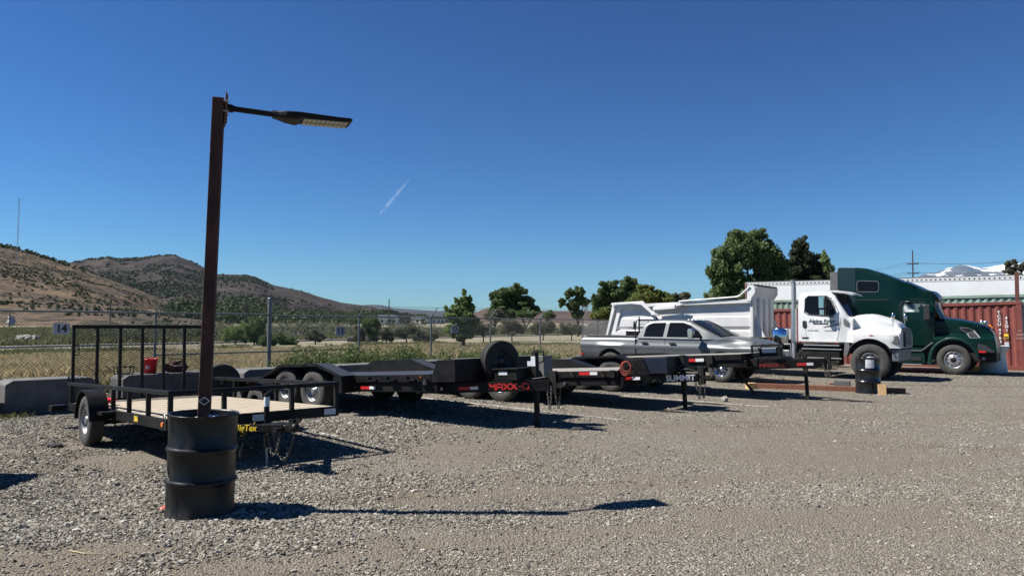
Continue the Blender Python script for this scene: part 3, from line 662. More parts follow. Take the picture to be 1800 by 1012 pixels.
def hauler(label, loc, rot, pitch, deckz, L0, L1, tl, jackx, wheelR, rimmat, fz, o_):
    """x forward from the centre of the tandem axles"""
    t = thing('car_hauler_trailer', label, 'trailer', loc, rot=(0, -pitch, rot), group='black flat deck trailers parked side by side')
    hw = 1.05; P0 = -2.9; fr = .20
    nm = o_.get('deckmat', 'steel_grey')
    b = MB(); b.box(-2.1, L1, -hw+.03, hw-.03, deckz-.04, deckz); b.prism([(-2.1, deckz), (-2.1, deckz-.04), (P0, deckz-.22), (P0, deckz-.18)], -hw+.03, hw-.03); b.build('deck', K[nm], t)
    b = MB()
    for s in (-1, 1):
        y0, y1 = (-hw-.0, -hw+.06) if s < 0 else (hw-.06, hw)
        b.prism([(-2.1, deckz+.003), (L1, deckz+.003), (L1, deckz-.125), (-2.1, deckz-.125)], y0, y1)
        b.prism([(-2.1, deckz+.003), (-2.1, deckz-.125), (P0, deckz-.32), (P0, deckz-.18)], y0, y1)
        ya, yb = (-.72, -.62) if s < 0 else (.62, .72)
        b.box(P0+.3, L1+.3, ya, yb, deckz-.30, deckz-.127)
    for i in range(9): b.box(-2+i*.65, -1.93+i*.65, -hw+.07, hw-.07, deckz-.12, deckz-.042)
    b.box(L1-.02, L1+.055, -hw, hw, deckz-.126, deckz+.004)
    b.build('frame', K['steel_black'], t, .004)
    # lower side beam, seen under the deck
    b = MB(); b.box(1.0, L1+.15, -hw+.04, -hw+.12, deckz-.29, deckz-.135); b.build('side_beam', K['steel_black'], t, .004)
    # drive-over fenders
    for s in (-1, 1):
        yo = s*(hw+.27); yi = s*(hw-.03); A = [(-1.28, fz-.25), (-.55, fz), (.66, fz), (1.40, fz-.23)]
        b = MB(); th = .012
        for (a, c) in zip(A[:-1], A[1:]):
            b.prism([(a[0], a[1]), (c[0], c[1]), (c[0], c[1]-th), (a[0], a[1]-th)], min(yo, yi), max(yo, yi))
        fn = b.build('fender', K['steel_grey'] if o_.get('plate') else K['steel_black'], t)
        b = MB()
        for (a, c) in zip(A[:-1], A[1:]):
            y0 = yo-s*.0; b.prism([(a[0], a[1]+.002), (c[0], c[1]+.002), (c[0], c[1]-.05), (a[0], a[1]-.05)], min(yo, yo+s*.01), max(yo, yo+s*.01))
        b.prism([A[0], A[1], A[2], A[3], (A[3][0], deckz-.1), (A[0][0], deckz-.1)], min(yi, yi-s*.01), max(yi, yi-s*.01))
        b.box(1.16, 1.40, min(yo, yi), max(yo, yi), deckz-.30, fz-.235); b.box(-1.27, -1.1, min(yo, yi), max(yo, yi), deckz-.25, fz-.26)
        b.build('fender_skirt', K['steel_black'], fn)
        for xx in (-.44, .44): wheel(t, xx, s*(hw+.12), wheelR, .235, wheelR*.52, 'chrome' if rimmat == 'chrome' else 'steel', rimmat, s > 0, 'rubber_old', 5, z=wheelR-xx*math.tan(pitch))
    for xx in (-.44, .44): b = MB(); b.tube((xx, -hw-.1, wheelR), (xx, hw+.1, wheelR), .04, .04, 8); b.build('axle', K['steel_dull'], t)
    # tongue
    zt = o_['ztongue']; h = o_['htongue']; sp = o_.get('spread', .85); xs = o_['xs']
    for s in (-1, 1):
        p0 = Vector((xs, s*sp, zt-h/2)); p1 = Vector((tl-.12, s*.07, zt-h/2)); b = MB(); b.bar(p0, p1, .055, h); tg = b.build('tongue_rail', K['steel_black'], t, .004)
        if s < 0:
            a = math.atan2(p1.y-p0.y, p1.x-p0.x); d_ = (p1-p0).normalized(); n_ = Vector((d_.y, -d_.x, 0)); Ln = (p1-p0).length
            f0, lt = o_['txt'][0], o_['txt'][1]
            if lt == 'MAXX-D':
                bt, wdt = blocktext('MAXX-D', h*.52*o_.get('ts',1), h*.56*o_.get('ts',1), h*.17*o_.get('ts',1), h*.13*o_.get('ts',1)); o = bt.build('lettering', K[o_['txt'][2]], tg)
                o.location = p0+d_*(Ln*f0)+n_*.0305+Vector((0, 0, -h*.27)); o.rotation_euler = (0, 0, a)
            else:
                o = text('lettering', lt, h*.98, K['whiteink'], tg, p0+d_*(Ln*f0)+n_*.0305, (R(90), 0, a), .001, .005, 0, 1.02, 'LEFT')
                b = MB(); b.add([(0, 0, 0), (.08, 0, .085), (.10, 0, .065), (.045, 0, 0)], [(0, 1, 2, 3)]); b.add([(.09, 0, .0), (.13, 0, .05), (.20, 0, -.02), (.17, 0, -.02), (.13, 0, .02), (.115, 0, 0)], [(0, 1, 4, 5), (1, 2, 3, 4)])
                o = b.build('mountain_mark', mat('dull_green_lettering', (.06, .08, .035), .6), tg); o.location = p0+d_*(Ln*f0-.27)+n_*.0305+Vector((0, 0, -h*.33)); o.rotation_euler = (0, 0, a)
            for fx in o_['tapes']: tape(tg, *(p0+d_*(Ln*fx)+n_*.029+Vector((0, 0, -h*.22))), ln=.34, h=h*.3, rot=a)
    # coupler channel, ball coupler
    b = MB(); b.box(tl-.14, tl-.06, -.06, .06, zt-h-.06, zt+.14); b.box(tl-.06, tl-.02, -.055, -.035, zt-h-.05, zt+.13); b.box(tl-.06, tl-.02, .035, .055, zt-h-.05, zt+.13); b.build('coupler_channel', K['steel_dull'], t, .003)
    b = MB(); b.box(tl-.04, tl+.12, -.045, .045, zt-h*.75, zt-h*.3); b.lathe([(0, .06), (.04, .05), (.055, .01), (.055, -.04), (.04, -.045)], Matrix.Translation((tl+.13, 0, zt-h*.55)), 14); b.build('coupler', K['steel_dull'], t)
    for s in (-1, 1): chain('safety_chain', sag((tl-.16, s*.1, zt-h*.5), (tl-.06, s*.12, zt-h*.6), o_.get('chain', .42)), t)
    # jack, leg going down to the ground (the nose is up)
    jz = o_['jacktop']; g0 = -jackx*math.tan(pitch)
    b = MB(); b.box(jackx-.045, jackx+.045, -.045, .045, zt-h-.12, jz); jk = b.build('jack', K['steel_dull'], t, .004)
    b = MB(); b.box(jackx-.034, jackx+.034, -.034, .034, g0+.012, zt-h-.1); b.box(jackx-.09, jackx+.09, -.09, .09, g0+.0, g0+.013); b.build('jack_leg', K['steel_dull'], jk, .002)
    return t, jk

# nearest one: spare wheel upright, toolbox on the tongue
T1, jk = hauler('black car hauler with an upright spare tyre and bright red block letters on its tongue', (-3.22, 15.13, 0), R(-40), R(3.5), .63, 0, 3.35, 5.22, 4.76, .385, 'rimgrey', .87,
    dict(deckmat='steel_grey', plate=True, ztongue=.475, htongue=.165, xs=3.0, spread=1.0, txt=(.565, 'MAXX-D', 'redpaint'), tapes=(.06, .33), jacktop=.93, chain=.36))
b = MB(); b.prism([(3.36, .50), (3.55, .86), (3.95, .86), (3.95, .50)], -1.04, 1.04); b.build('bulkhead', K['steel_black'], T1, .006)
wh = wheel(T1, 4.10, -.12, .345, .2, .185, 'steel', 'rimblack', False, 'rubber', 5, z=.80, name='spare_wheel'); wh.rotation_euler = (0, 0, R(90-17)); 
b = MB(); b.box(3.96, 4.05, -.16, -.08, .47, .86); b.build('spare_bracket', K['steel_black'], T1)
b = MB(); b.prism([(4.12, .485), (4.12, .66), (4.66, .66), (4.66, .485)], -.36, .12); tbx = b.build('toolbox', K['steel_black'], T1, .006)
b = MB(); b.box(4.09, 4.69, -.39, .15, .662, .682); b.build('toolbox_lid', K['steel_dull'], tbx, .004)
b = MB(); b.box(4.28, 4.46, -.363, -.3605, .575, .635); b.build('sticker', K['sticker'], tbx)
b = MB(); b.box(4.50, 4.60, .12, .16, .70, .78); b.build('breakaway_box', K['sticker'], T1)
b = MB(); b.box(4.52, 4.80, .18, .42, .50, .86); b.build('battery_box', K['plasticg'], T1, .01)
b = MB(); b.box(4.715, 4.8, -.047, -.0455, .70, .86); b.build('jack_sticker', K['sticker'], jk)
b = MB(); b.path([(4.72, 0, .93), (4.80, -.02, .95), (4.98, -.05, .93), (4.98, -.05, .78), (4.86, -.04, .74)], .012, 6); b.build('jack_crank', K['steel_black'], jk)
b = MB(); b.path([(4.6, -.1, .5), (4.55, -.12, .56), (4.62, -.14, .52), (4.8, -.12, .5), (5.0, -.06, .52)], .007, 5); b.build('wiring', K['plasticg'], T1)
for xx in (1.95, 2.45, 2.95, 3.25):
    b = MB(); crate_handle(b, xx, -1.05, .60); b.build('stake_pocket', K['steel_black'], T1)
b = MB(); b.box(3.12, 3.19, -1.08, -1.05, .535, .60); b.build('side_marker', K['amber'], T1)
b = MB(); b.lathe([(.035, .05), (.035, 0), (.0, .01)], Matrix.Translation((3.3, -1.06, .50)) @ RX, 12); b.build('hinge_pin', K['galv'], T1)
for xx in (1.0, 1.55): tape(T1, xx, -1.014, .385, .40)
tape(T1, 3.0, -1.0, .385, .46)

T2, jk = hauler('black hauler with a coiled orange cord and white capital letters on its tongue', (.2, 17.09, 0), R(-37), R(3.5), .585, 0, 3.10, 4.50, 4.04, .385, 'chrome', .80,
    dict(deckmat='wood_grey', ztongue=.465, htongue=.155, xs=2.9, spread=.85, txt=(.63, 'SUMMIT', ''), tapes=(), jacktop=.83, chain=.40))
for y0, y1 in ((-.95, -.90), (.90, .95)): b = MB(); b.prism([(3.12, .60), (3.32, .79), (3.66, .80), (3.78, .50), (3.12, .47)], y0, y1); b.build('front_gusset', K['steel_black'], T2, .004)
b = MB(); b.prism([(3.45, .49), (3.45, .81), (3.98, .81), (3.98, .49)], -.55, .45); cb = b.build('control_box', K['steel_black'], T2, .01)
b = MB(); b.box(3.47, 3.96, -.553, -.5505, .50, .80); b.build('box_door', mat('navy_panel', (.012, .016, .03), .35), cb)
b = MB()
for k, r in enumerate((.115, .105, .085)):
    pts = [(3.30+.02*k+r*math.cos(a), -1.0-.012*k, .62+.02*k+r*1.15*math.sin(a)) for a in [2*math.pi*i/22 for i in range(23)]]; b.path(pts, .0048, 5)
b.build('cord_coil', K['orange'], T2)
tape(T2, 2.28, -1.052, .51, .42, .06); tape(T2, 1.2, -1.052, .51, .42, .06); tape(T2, 3.16, -.955, .40, .42, .055)
for xx in (2.12, 2.82):
    b = MB(); b.prism([(xx-.06, .58), (xx+.02, .58), (xx+.08, .47), (xx, .47)], -1.09, -1.05); b.build('stake_pocket', K['steel_dull'], T2)
b = MB(); b.box(3.0, 3.1, -1.09, -1.051, .46, .60); b.build('corner_bracket', K['steel_dull'], T2)
b = MB(); b.path([(4.04, -.05, .62), (3.98, -.12, .60), (4.02, -.15, .55), (4.2, -.12, .56), (4.36, -.05, .50)], .007, 5); b.build('wiring', K['plasticg'], T2)
chain('safety_chain', sag((4.30, -.12, .47), (4.40, .02, .46), .33), T2, 'galv')
b = MB(); b.path([(3.1+.02*i, -.2, .62+.03*math.sin(i)) for i in range(14)], .03, 6); b.build('winch', K['steel_dull'], T2)

T3, jk = hauler('black hauler with dull red block letters on its raised tongue, parked beside the pickup', (2.87, 19.54, 0), R(-37), R(3.5), .80, 0, 3.60, 5.30, 4.73, .39, 'chrome', .86,
    dict(deckmat='wood_grey', ztongue=.635, htongue=.20, xs=3.3, spread=.62, ts=.72, txt=(.30, 'MAXX-D', 'dimred'), tapes=(.04, .70), jacktop=.72, chain=.30)) if K.setdefault('dimred', mat('dark_red_lettering', (.22, .02, .02), .6)) else None  # letters in a darker red than on the nearest hauler
for xx in (1.0, 2.2):
    b = MB(); b.prism([(xx-.04, .78), (xx+.04, .78), (xx+.04, .68), (xx-.04, .68)], -1.08, -1.05); b.build('stake_pocket', K['steel_dull'], T3)
tape(T3, 2.28, -1.052, .66, .5, .07); tape(T3, .5, -1.052, .66, .5, .07)
b = MB(); b.box(3.62, 4.35, -.42, .35, .64, .70); b.box(3.66, 3.70, -.40, -.36, .70, .95); b.box(4.28, 4.32, -.40, -.36, .70, .95); b.box(3.66, 4.32, -.41, -.35, .95, .99); b.box(3.66, 4.32, .28, .34, .95, .99); b.box(3.66, 3.70, .28, .32, .70, .95); b.build('winch_stand', K['steel_black'], T3, .004)
b = MB(); b.prism([(3.85, .72), (3.78, .92), (4.22, .92), (4.16, .72)], -.30, .2); pb = b.build('pump_box', K['steel_dull'], T3, .006)
b = MB(); b.box(3.88, 4.20, -.306, -.3025, .80, .91); b.build('sticker', K['sticker'], pb)
b = MB(); b.path([(3.72, -.38, .99), (3.72, -.38, 1.04), (3.78, -.38, 1.04), (3.78, -.38, .99)], .008, 5); b.build('lifting_eye', K['steel_dull'], T3)
b = MB(); b.path([(4.36, -.2, .98), (4.50, -.2, .98), (4.50, -.2, .70)], .012, 6); b.build('hose_hoop', K['galv'], T3)
b = MB(); b.bar((3.42, -.60, .45), (3.60, -.62, .10), .035, .05); b.bar((3.60, -.62, .10), (3.78, -.62, -.13), .035, .05); b.bar((3.3, -.6, .45), (3.5, -.62, .12), .02, .02); b.build('drop_leg', K['steel_dull'], T3)
b = MB(); b.box(2.85, 3.0, -1.09, -1.05, .60, .80); b.build('corner_bracket', K['steel_dull'], T3)
# ------------------------------------------------------------------ vehicles: body shells from side profiles
def interp(tb, x):
    if x <= tb[0][0]: return tb[0][1]
    for (a, fa), (b_, fb) in zip(tb[:-1], tb[1:]):
        if x <= b_: return fa+(fb-fa)*(x-a)/max(1e-9, b_-a)
    return tb[-1][1]
def sstep(a, b_, x):
    t = min(1, max(0, (x-a)/(b_-a))); return t*t*(3-2*t)
def shell(x0, x1, bot, top, hw, step=.04, nz=12, ny=9, er=.06, crown=.0, mat_=None, cr_end=.0):
    """closed body: side walls follow hw(x,z), top edge rounded by er, roof crowned"""
    n = max(2, int(round((x1-x0)/step))); b = MB(); rows = []
    for i in range(n+1):
        x = x0+(x1-x0)*i/n; zb, zt = bot(x), top(x); zt = max(zt, zb+.01); row = []
        zs = [zb+(zt-er-zb)*k/nz for k in range(nz+1)] if zt-er > zb else [zb]*(nz+1)
        for z in zs: row.append((x, -hw(x, z), z))
        e = min(er, zt-zb)
        for a in (22, 45, 68, 90):
            a = R(a); z = zt-e+e*math.sin(a); row.append((x, -(hw(x, zt)-e*(1-math.cos(a))), z))
        w_ = hw(x, zt)-e
        for k in range(1, ny):
            y = -w_+2*w_*k/ny; row.append((x, y, zt+crown*(1-(y/w_)**2)))
        row += [(p[0], -p[1], p[2]) for p in row[:nz+5][::-1]]
        rows.append(row)
    b.grid([r_ for r_ in rows], True)
    m = len(rows[0])
    b.grid([[r_[-1], r_[0]] for r_ in rows], False)   # underside
    for r_, k in ((rows[0], -1), (rows[-1], 1)):
        for j in range(m//2): 
            q = (r_[j], r_[j+1], r_[m-2-j], r_[m-1-j]); b.add(q if k == 1 else q[::-1], [(0, 1, 2, 3)])
    return b
def archbot(base, arches):
    def f(x):
        z = base(x) if callable(base) else base
        for (xc, zc, r_) in arches:
            if abs(x-xc) < r_: z = max(z, zc+math.sqrt(max(0, r_*r_-(x-xc)**2)))
        return z
    return f
def pane(poly, hw, off=.006, y_sign=-1):
    """flat-ish polygon on the side surface; poly in (x,z)"""
    b = MB(); n = len(poly); a = 0
    for i in range(n): a += poly[i][0]*poly[(i+1) % n][1]-poly[(i+1) % n][0]*poly[i][1]
    if a < 0: poly = poly[::-1]
    cx = sum(p[0] for p in poly)/n; cz = sum(p[1] for p in poly)/n
    V = [(cx, y_sign*(hw(cx, cz)+off), cz)]+[(x, y_sign*(hw(x, z)+off), z) for x, z in poly]
    b.add(V, [((0, i+1, (i+1) % n+1) if y_sign < 0 else (0, (i+1) % n+1, i+1)) for i in range(n)]); return b
def outline(poly, hw, r_, off=.006, ys=-1):
    b = MB(); P = [(x, ys*(hw(x, z)+off), z) for x, z in poly]; b.path(P+[P[0]], r_, 5); return b
def both(fn, name, m, parent):
    for ys in (-1, 1): fn(ys).build(name, m, parent)
VR = R(-37); VU = Vector((math.cos(R(37)), -math.sin(R(37)), 0)); VV = Vector((math.sin(R(37)), math.cos(R(37)), 0))

# ---- silver crew cab pickup
po = Vector((6.03, 21.41, 0))+VV*.93
pk = thing('pickup_truck', 'silver crew cab pickup truck parked behind the black trailers, facing right', 'pickup truck', po, VR)
top = lambda x: interp([(-4.72, 1.20), (-4.66, 1.235), (-2.72, 1.245), (-2.7, 1.25), (-.15, 1.30), (.1, 1.30), (.55, 1.265), (.9, 1.215), (1.12, 1.15), (1.22, 1.05), (1.27, .90), (1.3, .8)], x)
bt_ = archbot(lambda x: interp([(-4.72, .58), (-4.3, .52), (-4.1, .46), (.6, .46), (.9, .50), (1.3, .52)], x), [(0, .40, .50), (-3.63, .40, .50)])
def hwp(x, z):
    w_ = .93+.018*sstep(.62, .32, abs(x+3.63)-.0)*sstep(1.12, .95, z)*1.2+.018*sstep(.62, .32, abs(x))*sstep(1.1, .95, z)
    w_ -= .05*sstep(.95, 1.25, z)+.03*sstep(.75, .5, z)
    w_ -= .07*sstep(.85, 1.3, x)+.10*sstep(-.2, .4, x)*sstep(.98, 1.2, z)
    w_ += .02*math.exp(-((z-.98)/.06)**2)-.05*sstep(.85, .45, z)
    return w_
shell(-4.72, 1.3, bt_, top, hwp, .035, 14, 9, .07, .03).build('body', K['silver'], pk)
hwc = lambda x, z: .905-.36*(z-1.25)-.05*sstep(-.5, .1, x)
ctop = lambda x: interp([(-2.68, 1.30), (-2.60, 1.50), (-2.48, 1.70), (-2.30, 1.78), (-1.9, 1.80), (-1.2, 1.80), (-.98, 1.76), (-.6, 1.58), (-.02, 1.30)], x)
shell(-2.68, -.02, lambda x: 1.235, ctop, hwc, .04, 8, 8, .055, .015).build('cab', K['silver'], pk)
for ys in (-1, 1):
    pane([(-2.47, 1.285), (-2.43, 1.55), (-2.34, 1.665), (-2.20, 1.715), (-1.78, 1.725), (-1.82, 1.285)], hwc, .004, ys).build('rear_window', K['glass'], pk)
    pane([(-1.70, 1.285), (-1.66, 1.725), (-1.22, 1.725), (-.98, 1.64), (-.70, 1.47), (-.55, 1.29)], hwc, .004, ys).build('front_window', K['glass'], pk)
    for xx in (-2.66, -1.75, -.42):
        b = MB(); b.path([(xx, ys*(hwp(xx, z)+.0015), z) for z in (.50, .7, .9, 1.05, 1.22)], .005, 4); b.build('door_gap', K['ink'], pk)
    for xx in (-2.42, -1.50):
        b = MB(); b.prism([(xx-.11, 1.10), (xx-.08, 1.13), (xx+.09, 1.13), (xx+.12, 1.11), (xx+.09, 1.07), (xx-.07, 1.065)], min(ys*.935, ys*.965), max(ys*.935, ys*.965)); b.build('door_handle', K['plastic'], pk, .008)
    b = MB(); pts = [(xc+.50*math.cos(R(a)), ys*(hwp(xc+.50*math.cos(R(a)), .6)-.005), .40+.50*math.sin(R(a))) for xc in (0,) for a in range(0, 181, 10)]; b.path(pts, .016, 6); b.build('wheel_arch', K['silver'], pk)
    b = MB(); pts = [(-3.63+.50*math.cos(R(a)), ys*(hwp(-3.63+.50*math.cos(R(a)), .6)-.005), .40+.50*math.sin(R(a))) for a in range(0, 181, 10)]; b.path(pts, .016, 6); b.build('wheel_arch', K['silver'], pk)
    b = MB(); b.bar((-.62, ys*.90, 1.33), (-.78, ys*1.12, 1.33), .05, .04); b.bar((-.62, ys*.90, 1.28), (-.78, ys*1.12, 1.29), .03, .03); mr = b.build('mirror_arm', K['plastic'], pk)
    b = MB(); b.prism([(-.86, 1.26), (-.88, 1.50), (-.84, 1.55), (-.74, 1.55), (-.70, 1.50), (-.72, 1.26)], min(ys*1.08, ys*1.27), max(ys*1.08, ys*1.27)); b.build('mirror', K['chrome'], mr, .02)
    b = MB(); b.prism([(-4.735, .66), (-4.735, 1.05), (-4.60, 1.05), (-4.63, .66)], min(ys*.80, ys*.912), max(ys*.80, ys*.912)); b.build('tail_lamp', K['redlens'], pk, .01)
    b = MB(); b.prism([(.92, .96), (1.20, .98), (1.27, .80), (1.0, .82)], min(ys*.62, ys*.80), max(ys*.62, ys*.80)); b.build('headlight', K['lens'], pk, .01)
    for xx, f in ((0, 0), (-3.63, 0)): wheel(pk, xx, ys*.80, .385, .26, .215, 'chrome', 'chrome', ys > 0, 'rubber_old', 5)
b = MB(); P = []
for x, z in ((-.99, 1.765), (-.95, 1.748), (-.78, 1.675), (-.6, 1.585), (-.3, 1.442), (-.03, 1.315)): w_ = hwc(x, z)-.05; P.append([(x+.016+.012*(1-(y/w_)**2), y, z+.02+.022*(1-(y/w_)**2)) for y in [w_*k/5 for k in range(-5, 6)]])
b.grid(P, False); b.build('windshield', K['windshield'], pk)
b = MB()
for xx in (0, -3.63): b.box(xx-.44, xx+.44, -.62, .62, .45, .92)
b.build('wheel_well', K['ink'], pk)
for yy in (-.55, -.28, 0, .28, .55): b = MB(); b.lathe([(.045, 0), (.04, .02), (0, .03)], Matrix.Translation((-1.12, yy, 1.80)), 8); b.build('roof_marker_lamp', K['whitepl'], pk)
b = MB(); b.box(-4.92, -4.74, -.88, .88, .44, .60); b.build('rear_bumper', K['chrome'], pk, .02)
b = MB(); b.box(1.22, 1.36, -.86, .86, .46, .66); b.build('front_bumper', K['chrome'], pk, .03)
b = MB(); b.prism([(1.24, .68), (1.24, .98), (1.30, .96), (1.33, .70)], -.58, .58); b.build('grille', K['plastic'], pk, .01)
b = MB(); b.box(-4.6, -2.82, -.74, .74, 1.25, 1.285); b.build('bed_cover', K['plastic'], pk, .006)
for ys in (-1, 1):
    b = MB(); b.tube((-2.76, ys*.62, 1.26), (-2.76, ys*.62, 1.90), .026, .026, 8); b.build('rack_post', K['steel_black'], pk)
b = MB(); b.tube((-2.76, -.7, 1.80), (-2.76, .7, 1.80), .022, .022, 8)
for z in (1.45, 1.55, 1.65, 1.74): b.box(-2.775, -2.745, -.6, .6, z, z+.02)
b.build('headache_rack', K['steel_black'], pk)
b = MB(); b.path([(-2.72, -.94, .6), (-2.73, -.925, 1.0), (-2.76, -.90, 1.4), (-2.75, -.82, 1.78)], .02, 6); b.tube((-2.80, -.88, 1.5), (-2.80, -.86, 1.75), .04, .03, 8); b.build('antenna_mount', K['plastic'], pk)
b = MB(); b.path([(-.15, -.55, 1.335), (-.45, -.30, 1.48)], .01, 5); b.build('wiper', K['plastic'], pk)

# ---- white dump truck
do = Vector((10.88, 22.54, 0))+VV*1.12
dk = thing('dump_truck', 'white dump truck with a long white tipping body, between the pickup and the green tractor', 'dump truck', do, VR)
b = MB()
for ys in (-1, 1): b.box(-8.9, .75, ys*.45-.045, ys*.45+.045, .78, 1.04)
for i in range(8): b.box(-8.4+i*1.0, -8.3+i*1.0, -.41, .41, .82, 1.0)
b.build('chassis', K['steel_dull'], dk, .005)
# cab
def hwd(x, z): return 1.02-.10*sstep(1.9, 2.75, z)-.05*sstep(-.95, -.55, x)
ct = lambda x: interp([(-2.12, 2.55), (-2.05, 2.68), (-1.8, 2.72), (-1.1, 2.74), (-.85, 2.70), (-.75, 2.2), (-.60, 1.9)], x)
ct = lambda x: interp([(-2.12, 2.60), (-2.05, 2.70), (-1.5, 2.75), (-1.15, 2.72), (-1.02, 2.60), (-.62, 1.95), (-.5, 1.90)], x)
shell(-2.12, -.5, lambda x: 1.15, ct, hwd, .04, 12, 8, .08, .02).build('cab', K['white'], dk)
b = MB(); P = []
for x, z, w_ in ((-2.1, 2.68, .88), (-1.6, 2.76, .88), (-1.1, 2.77, .86), (-.75, 2.72, .80), (-.55, 2.66, .70)): P.append([(x, y, z+.03*(1-(y/w_)**2)) for y in [w_*k/4 for k in range(-4, 5)]])
b.grid(P, True); b.grid([[(p[0], p[1], p[2]-.05) for p in r_][::-1] for r_ in P], True); b.grid([[r_[0], (r_[0][0], r_[0][1], r_[0][2]-.05)] for r_ in P]); b.grid([[p, (p[0], p[1], p[2]-.05)] for p in P[-1]]); b.build('sun_visor_roof', K['white'], dk)
for ys in (-1, 1):
    pane([(-1.90, 2.10), (-1.90, 2.50), (-1.82, 2.585), (-1.27, 2.585), (-1.13, 2.45), (-1.02, 2.20), (-1.02, 2.03), (-1.08, 1.985), (-1.38, 1.99), (-1.80, 2.03)], hwd, .006, ys).build('side_window', K['glass'], dk)
    outline([(-1.92, 2.08), (-1.92, 2.51), (-1.83, 2.60), (-1.25, 2.60), (-1.11, 2.46), (-1.0, 2.20), (-1.0, 2.02), (-1.06, 1.965), (-1.38, 1.97), (-1.82, 2.01)], hwd, .014, .004, ys).build('window_seal', K['plastic'], dk)
    b = MB(); b.bar((-1.29, ys*(hwd(-1.3, 2.2)+.006), 1.99), (-1.33, ys*(hwd(-1.3, 2.5)+.006), 2.585), .02, .03, (0, 1, 0)); b.build('window_divider', K['plastic'], dk)
    b = MB(); b.path([(x, ys*(hwd(x, z)+.001), z) for x, z in ((-1.86, 1.2), (-1.90, 1.6), (-1.94, 2.1), (-1.92, 2.5), (-1.8, 2.63))], .006, 4); b.path([(x, ys*(hwd(x, z)+.001), z) for x, z in ((-.95, 1.18), (-.86, 1.6), (-.85, 1.9), (-1.0, 2.3))], .006, 4); b.build('door_gap', K['plasticg'], dk)
    b = MB(); b.prism([(-1.99, 1.62), (-1.99, 1.78), (-1.96, 1.82), (-1.86, 1.80), (-1.84, 1.62), (-1.87, 1.56), (-1.95, 1.56)], min(ys*1.0, ys*1.028), max(ys*1.0, ys*1.028)); b.build('grab_recess', K['plastic'], dk, .01)
    b = MB(); b.prism([(-.74, 1.68), (-.76, 1.82), (-.73, 1.90), (-.62, 1.80), (-.62, 1.66)], min(ys*.985, ys*1.01), max(ys*.985, ys*1.01)); b.build('air_vent', K['plasticg'], dk, .004)
    # mirrors
    b = MB(); b.path([(-1.10, ys*.98, 2.52), (-1.20, ys*1.24, 2.54), (-1.22, ys*1.26, 2.0), (-1.18, ys*1.1, 1.93), (-1.0, ys*1.0, 1.92)], .012, 6); ma = b.build('mirror_bracket', K['plastic'], dk)
    b = MB(); b.prism([(-1.42, 2.20), (-1.42, 2.58), (-1.26, 2.58), (-1.26, 2.20)], min(ys*1.2, ys*1.30), max(ys*1.2, ys*1.30)); b.build('mirror', K['chrome'], ma, .02)
    b = MB(); b.prism([(-1.40, 1.98), (-1.40, 2.17), (-1.27, 2.17), (-1.27, 1.98)], min(ys*1.2, ys*1.28), max(ys*1.2, ys*1.28)); b.build('spot_mirror', K['chrome'], ma, .02)
# windshield and hood
b = MB(); P = []
for x, z in ((-1.03, 2.66), (-.86, 2.36), (-.70, 2.09), (-.60, 1.95)): P.append([(x+.02+.05*(1-(y/.85)**2), y, z+.012) for y in (-.84, -.5, 0, .5, .84)])
b.grid(P, True); b.build('windshield', K['windshield'], dk)
b = MB(); b.box(-.6, .72, -.72, .72, .55, 1.42); b.build('engine_bay', K['ink'], dk)
ht = lambda x: interp([(-.62, 1.90), (-.45, 1.97), (-.2, 2.0), (.05, 1.97), (.48, 1.84), (.70, 1.72), (.79, 1.60), (.83, 1.45)], x)
hb = archbot(lambda x: interp([(-.62, 1.15), (.3, 1.1), (.45, 1.0), (.88, 1.0)], x), [(0, .62, .66)])
def hwh(x, z):
    f = sstep(1.62, 1.42, z); w_ = .74-.10*sstep(.1, .9, x); w2 = 1.16-.06*sstep(.5, .9, x)-.12*sstep(-.45, -.62, x)-.03*sstep(1.3, 1.0, z)
    return w_+(w2-w_)*f
shell(-.62, .83, hb, ht, hwh, .03, 22, 10, .10, .05).build('hood', K['white'], dk)
b = MB(); b.prism([(.80, 1.02), (.82, 1.62), (.89, 1.58), (.90, 1.04)], -.52, .52); gr = b.build('grille', K['plastic'], dk, .01)
for i in range(7): b = MB(); b.box(.895, .905, -.48, .48, 1.08+i*.07, 1.10+i*.07); b.build('grille_bar', K['alu'], gr)
for ys in (-1, 1):
    b = MB(); b.prism([(.58, 1.14), (.55, 1.36), (.79, 1.38), (.82, 1.12)], min(ys*.86, ys*1.135), max(ys*.86, ys*1.135)); b.build('headlight', K['lens'], dk, .02)
    b = MB(); b.path([(x, ys*1.13, z) for x, z in [(.66*math.cos(R(a)), .62+.66*math.sin(R(a))) for a in range(25, 150, 8)]], .02, 6); b.build('fender_trim', K['plastic'], dk)
    b = MB(); b.prism([(-.74, .72), (-.70, 1.15), (-.58, 1.15), (-.55, 1.0), (-.64, .72)], min(ys*.85, ys*1.13), max(ys*.85, ys*1.13)); b.build('mud_guard', K['plasticg'], dk, .01)
    b = MB(); b.path([(.62, ys*.98, 1.42), (.64, ys*1.0, 1.9)], .012, 6); b.path([(.62, ys*1.0, 1.72), (.18, ys*.95, 1.50)], .008, 5); hm = b.build('fender_mirror_stalk', K['galv'], dk)
    b = MB(); b.lathe([(0, 0), (.055, .02), (.05, .10), (.03, .18), (0, .2)], Matrix.Translation((.64, ys*1.0, 1.88)), 12); b.build('fender_mirror', K['chrome'], hm)
    b = MB(); b.prism([(-.02, 1.37), (.06, 1.39), (.14, 1.37), (.06, 1.35)], min(ys*1.145, ys*1.165), max(ys*1.145, ys*1.165)); b.build('emblem', mat('dark_red_badge', (.25, .03, .02), .4), dk)
b = MB(); b.box(.60, .80, -1.04, 1.04, .60, .96); b.build('front_bumper', mat('dull_bumper', (.16, .17, .18), .4, .5), dk, .03)
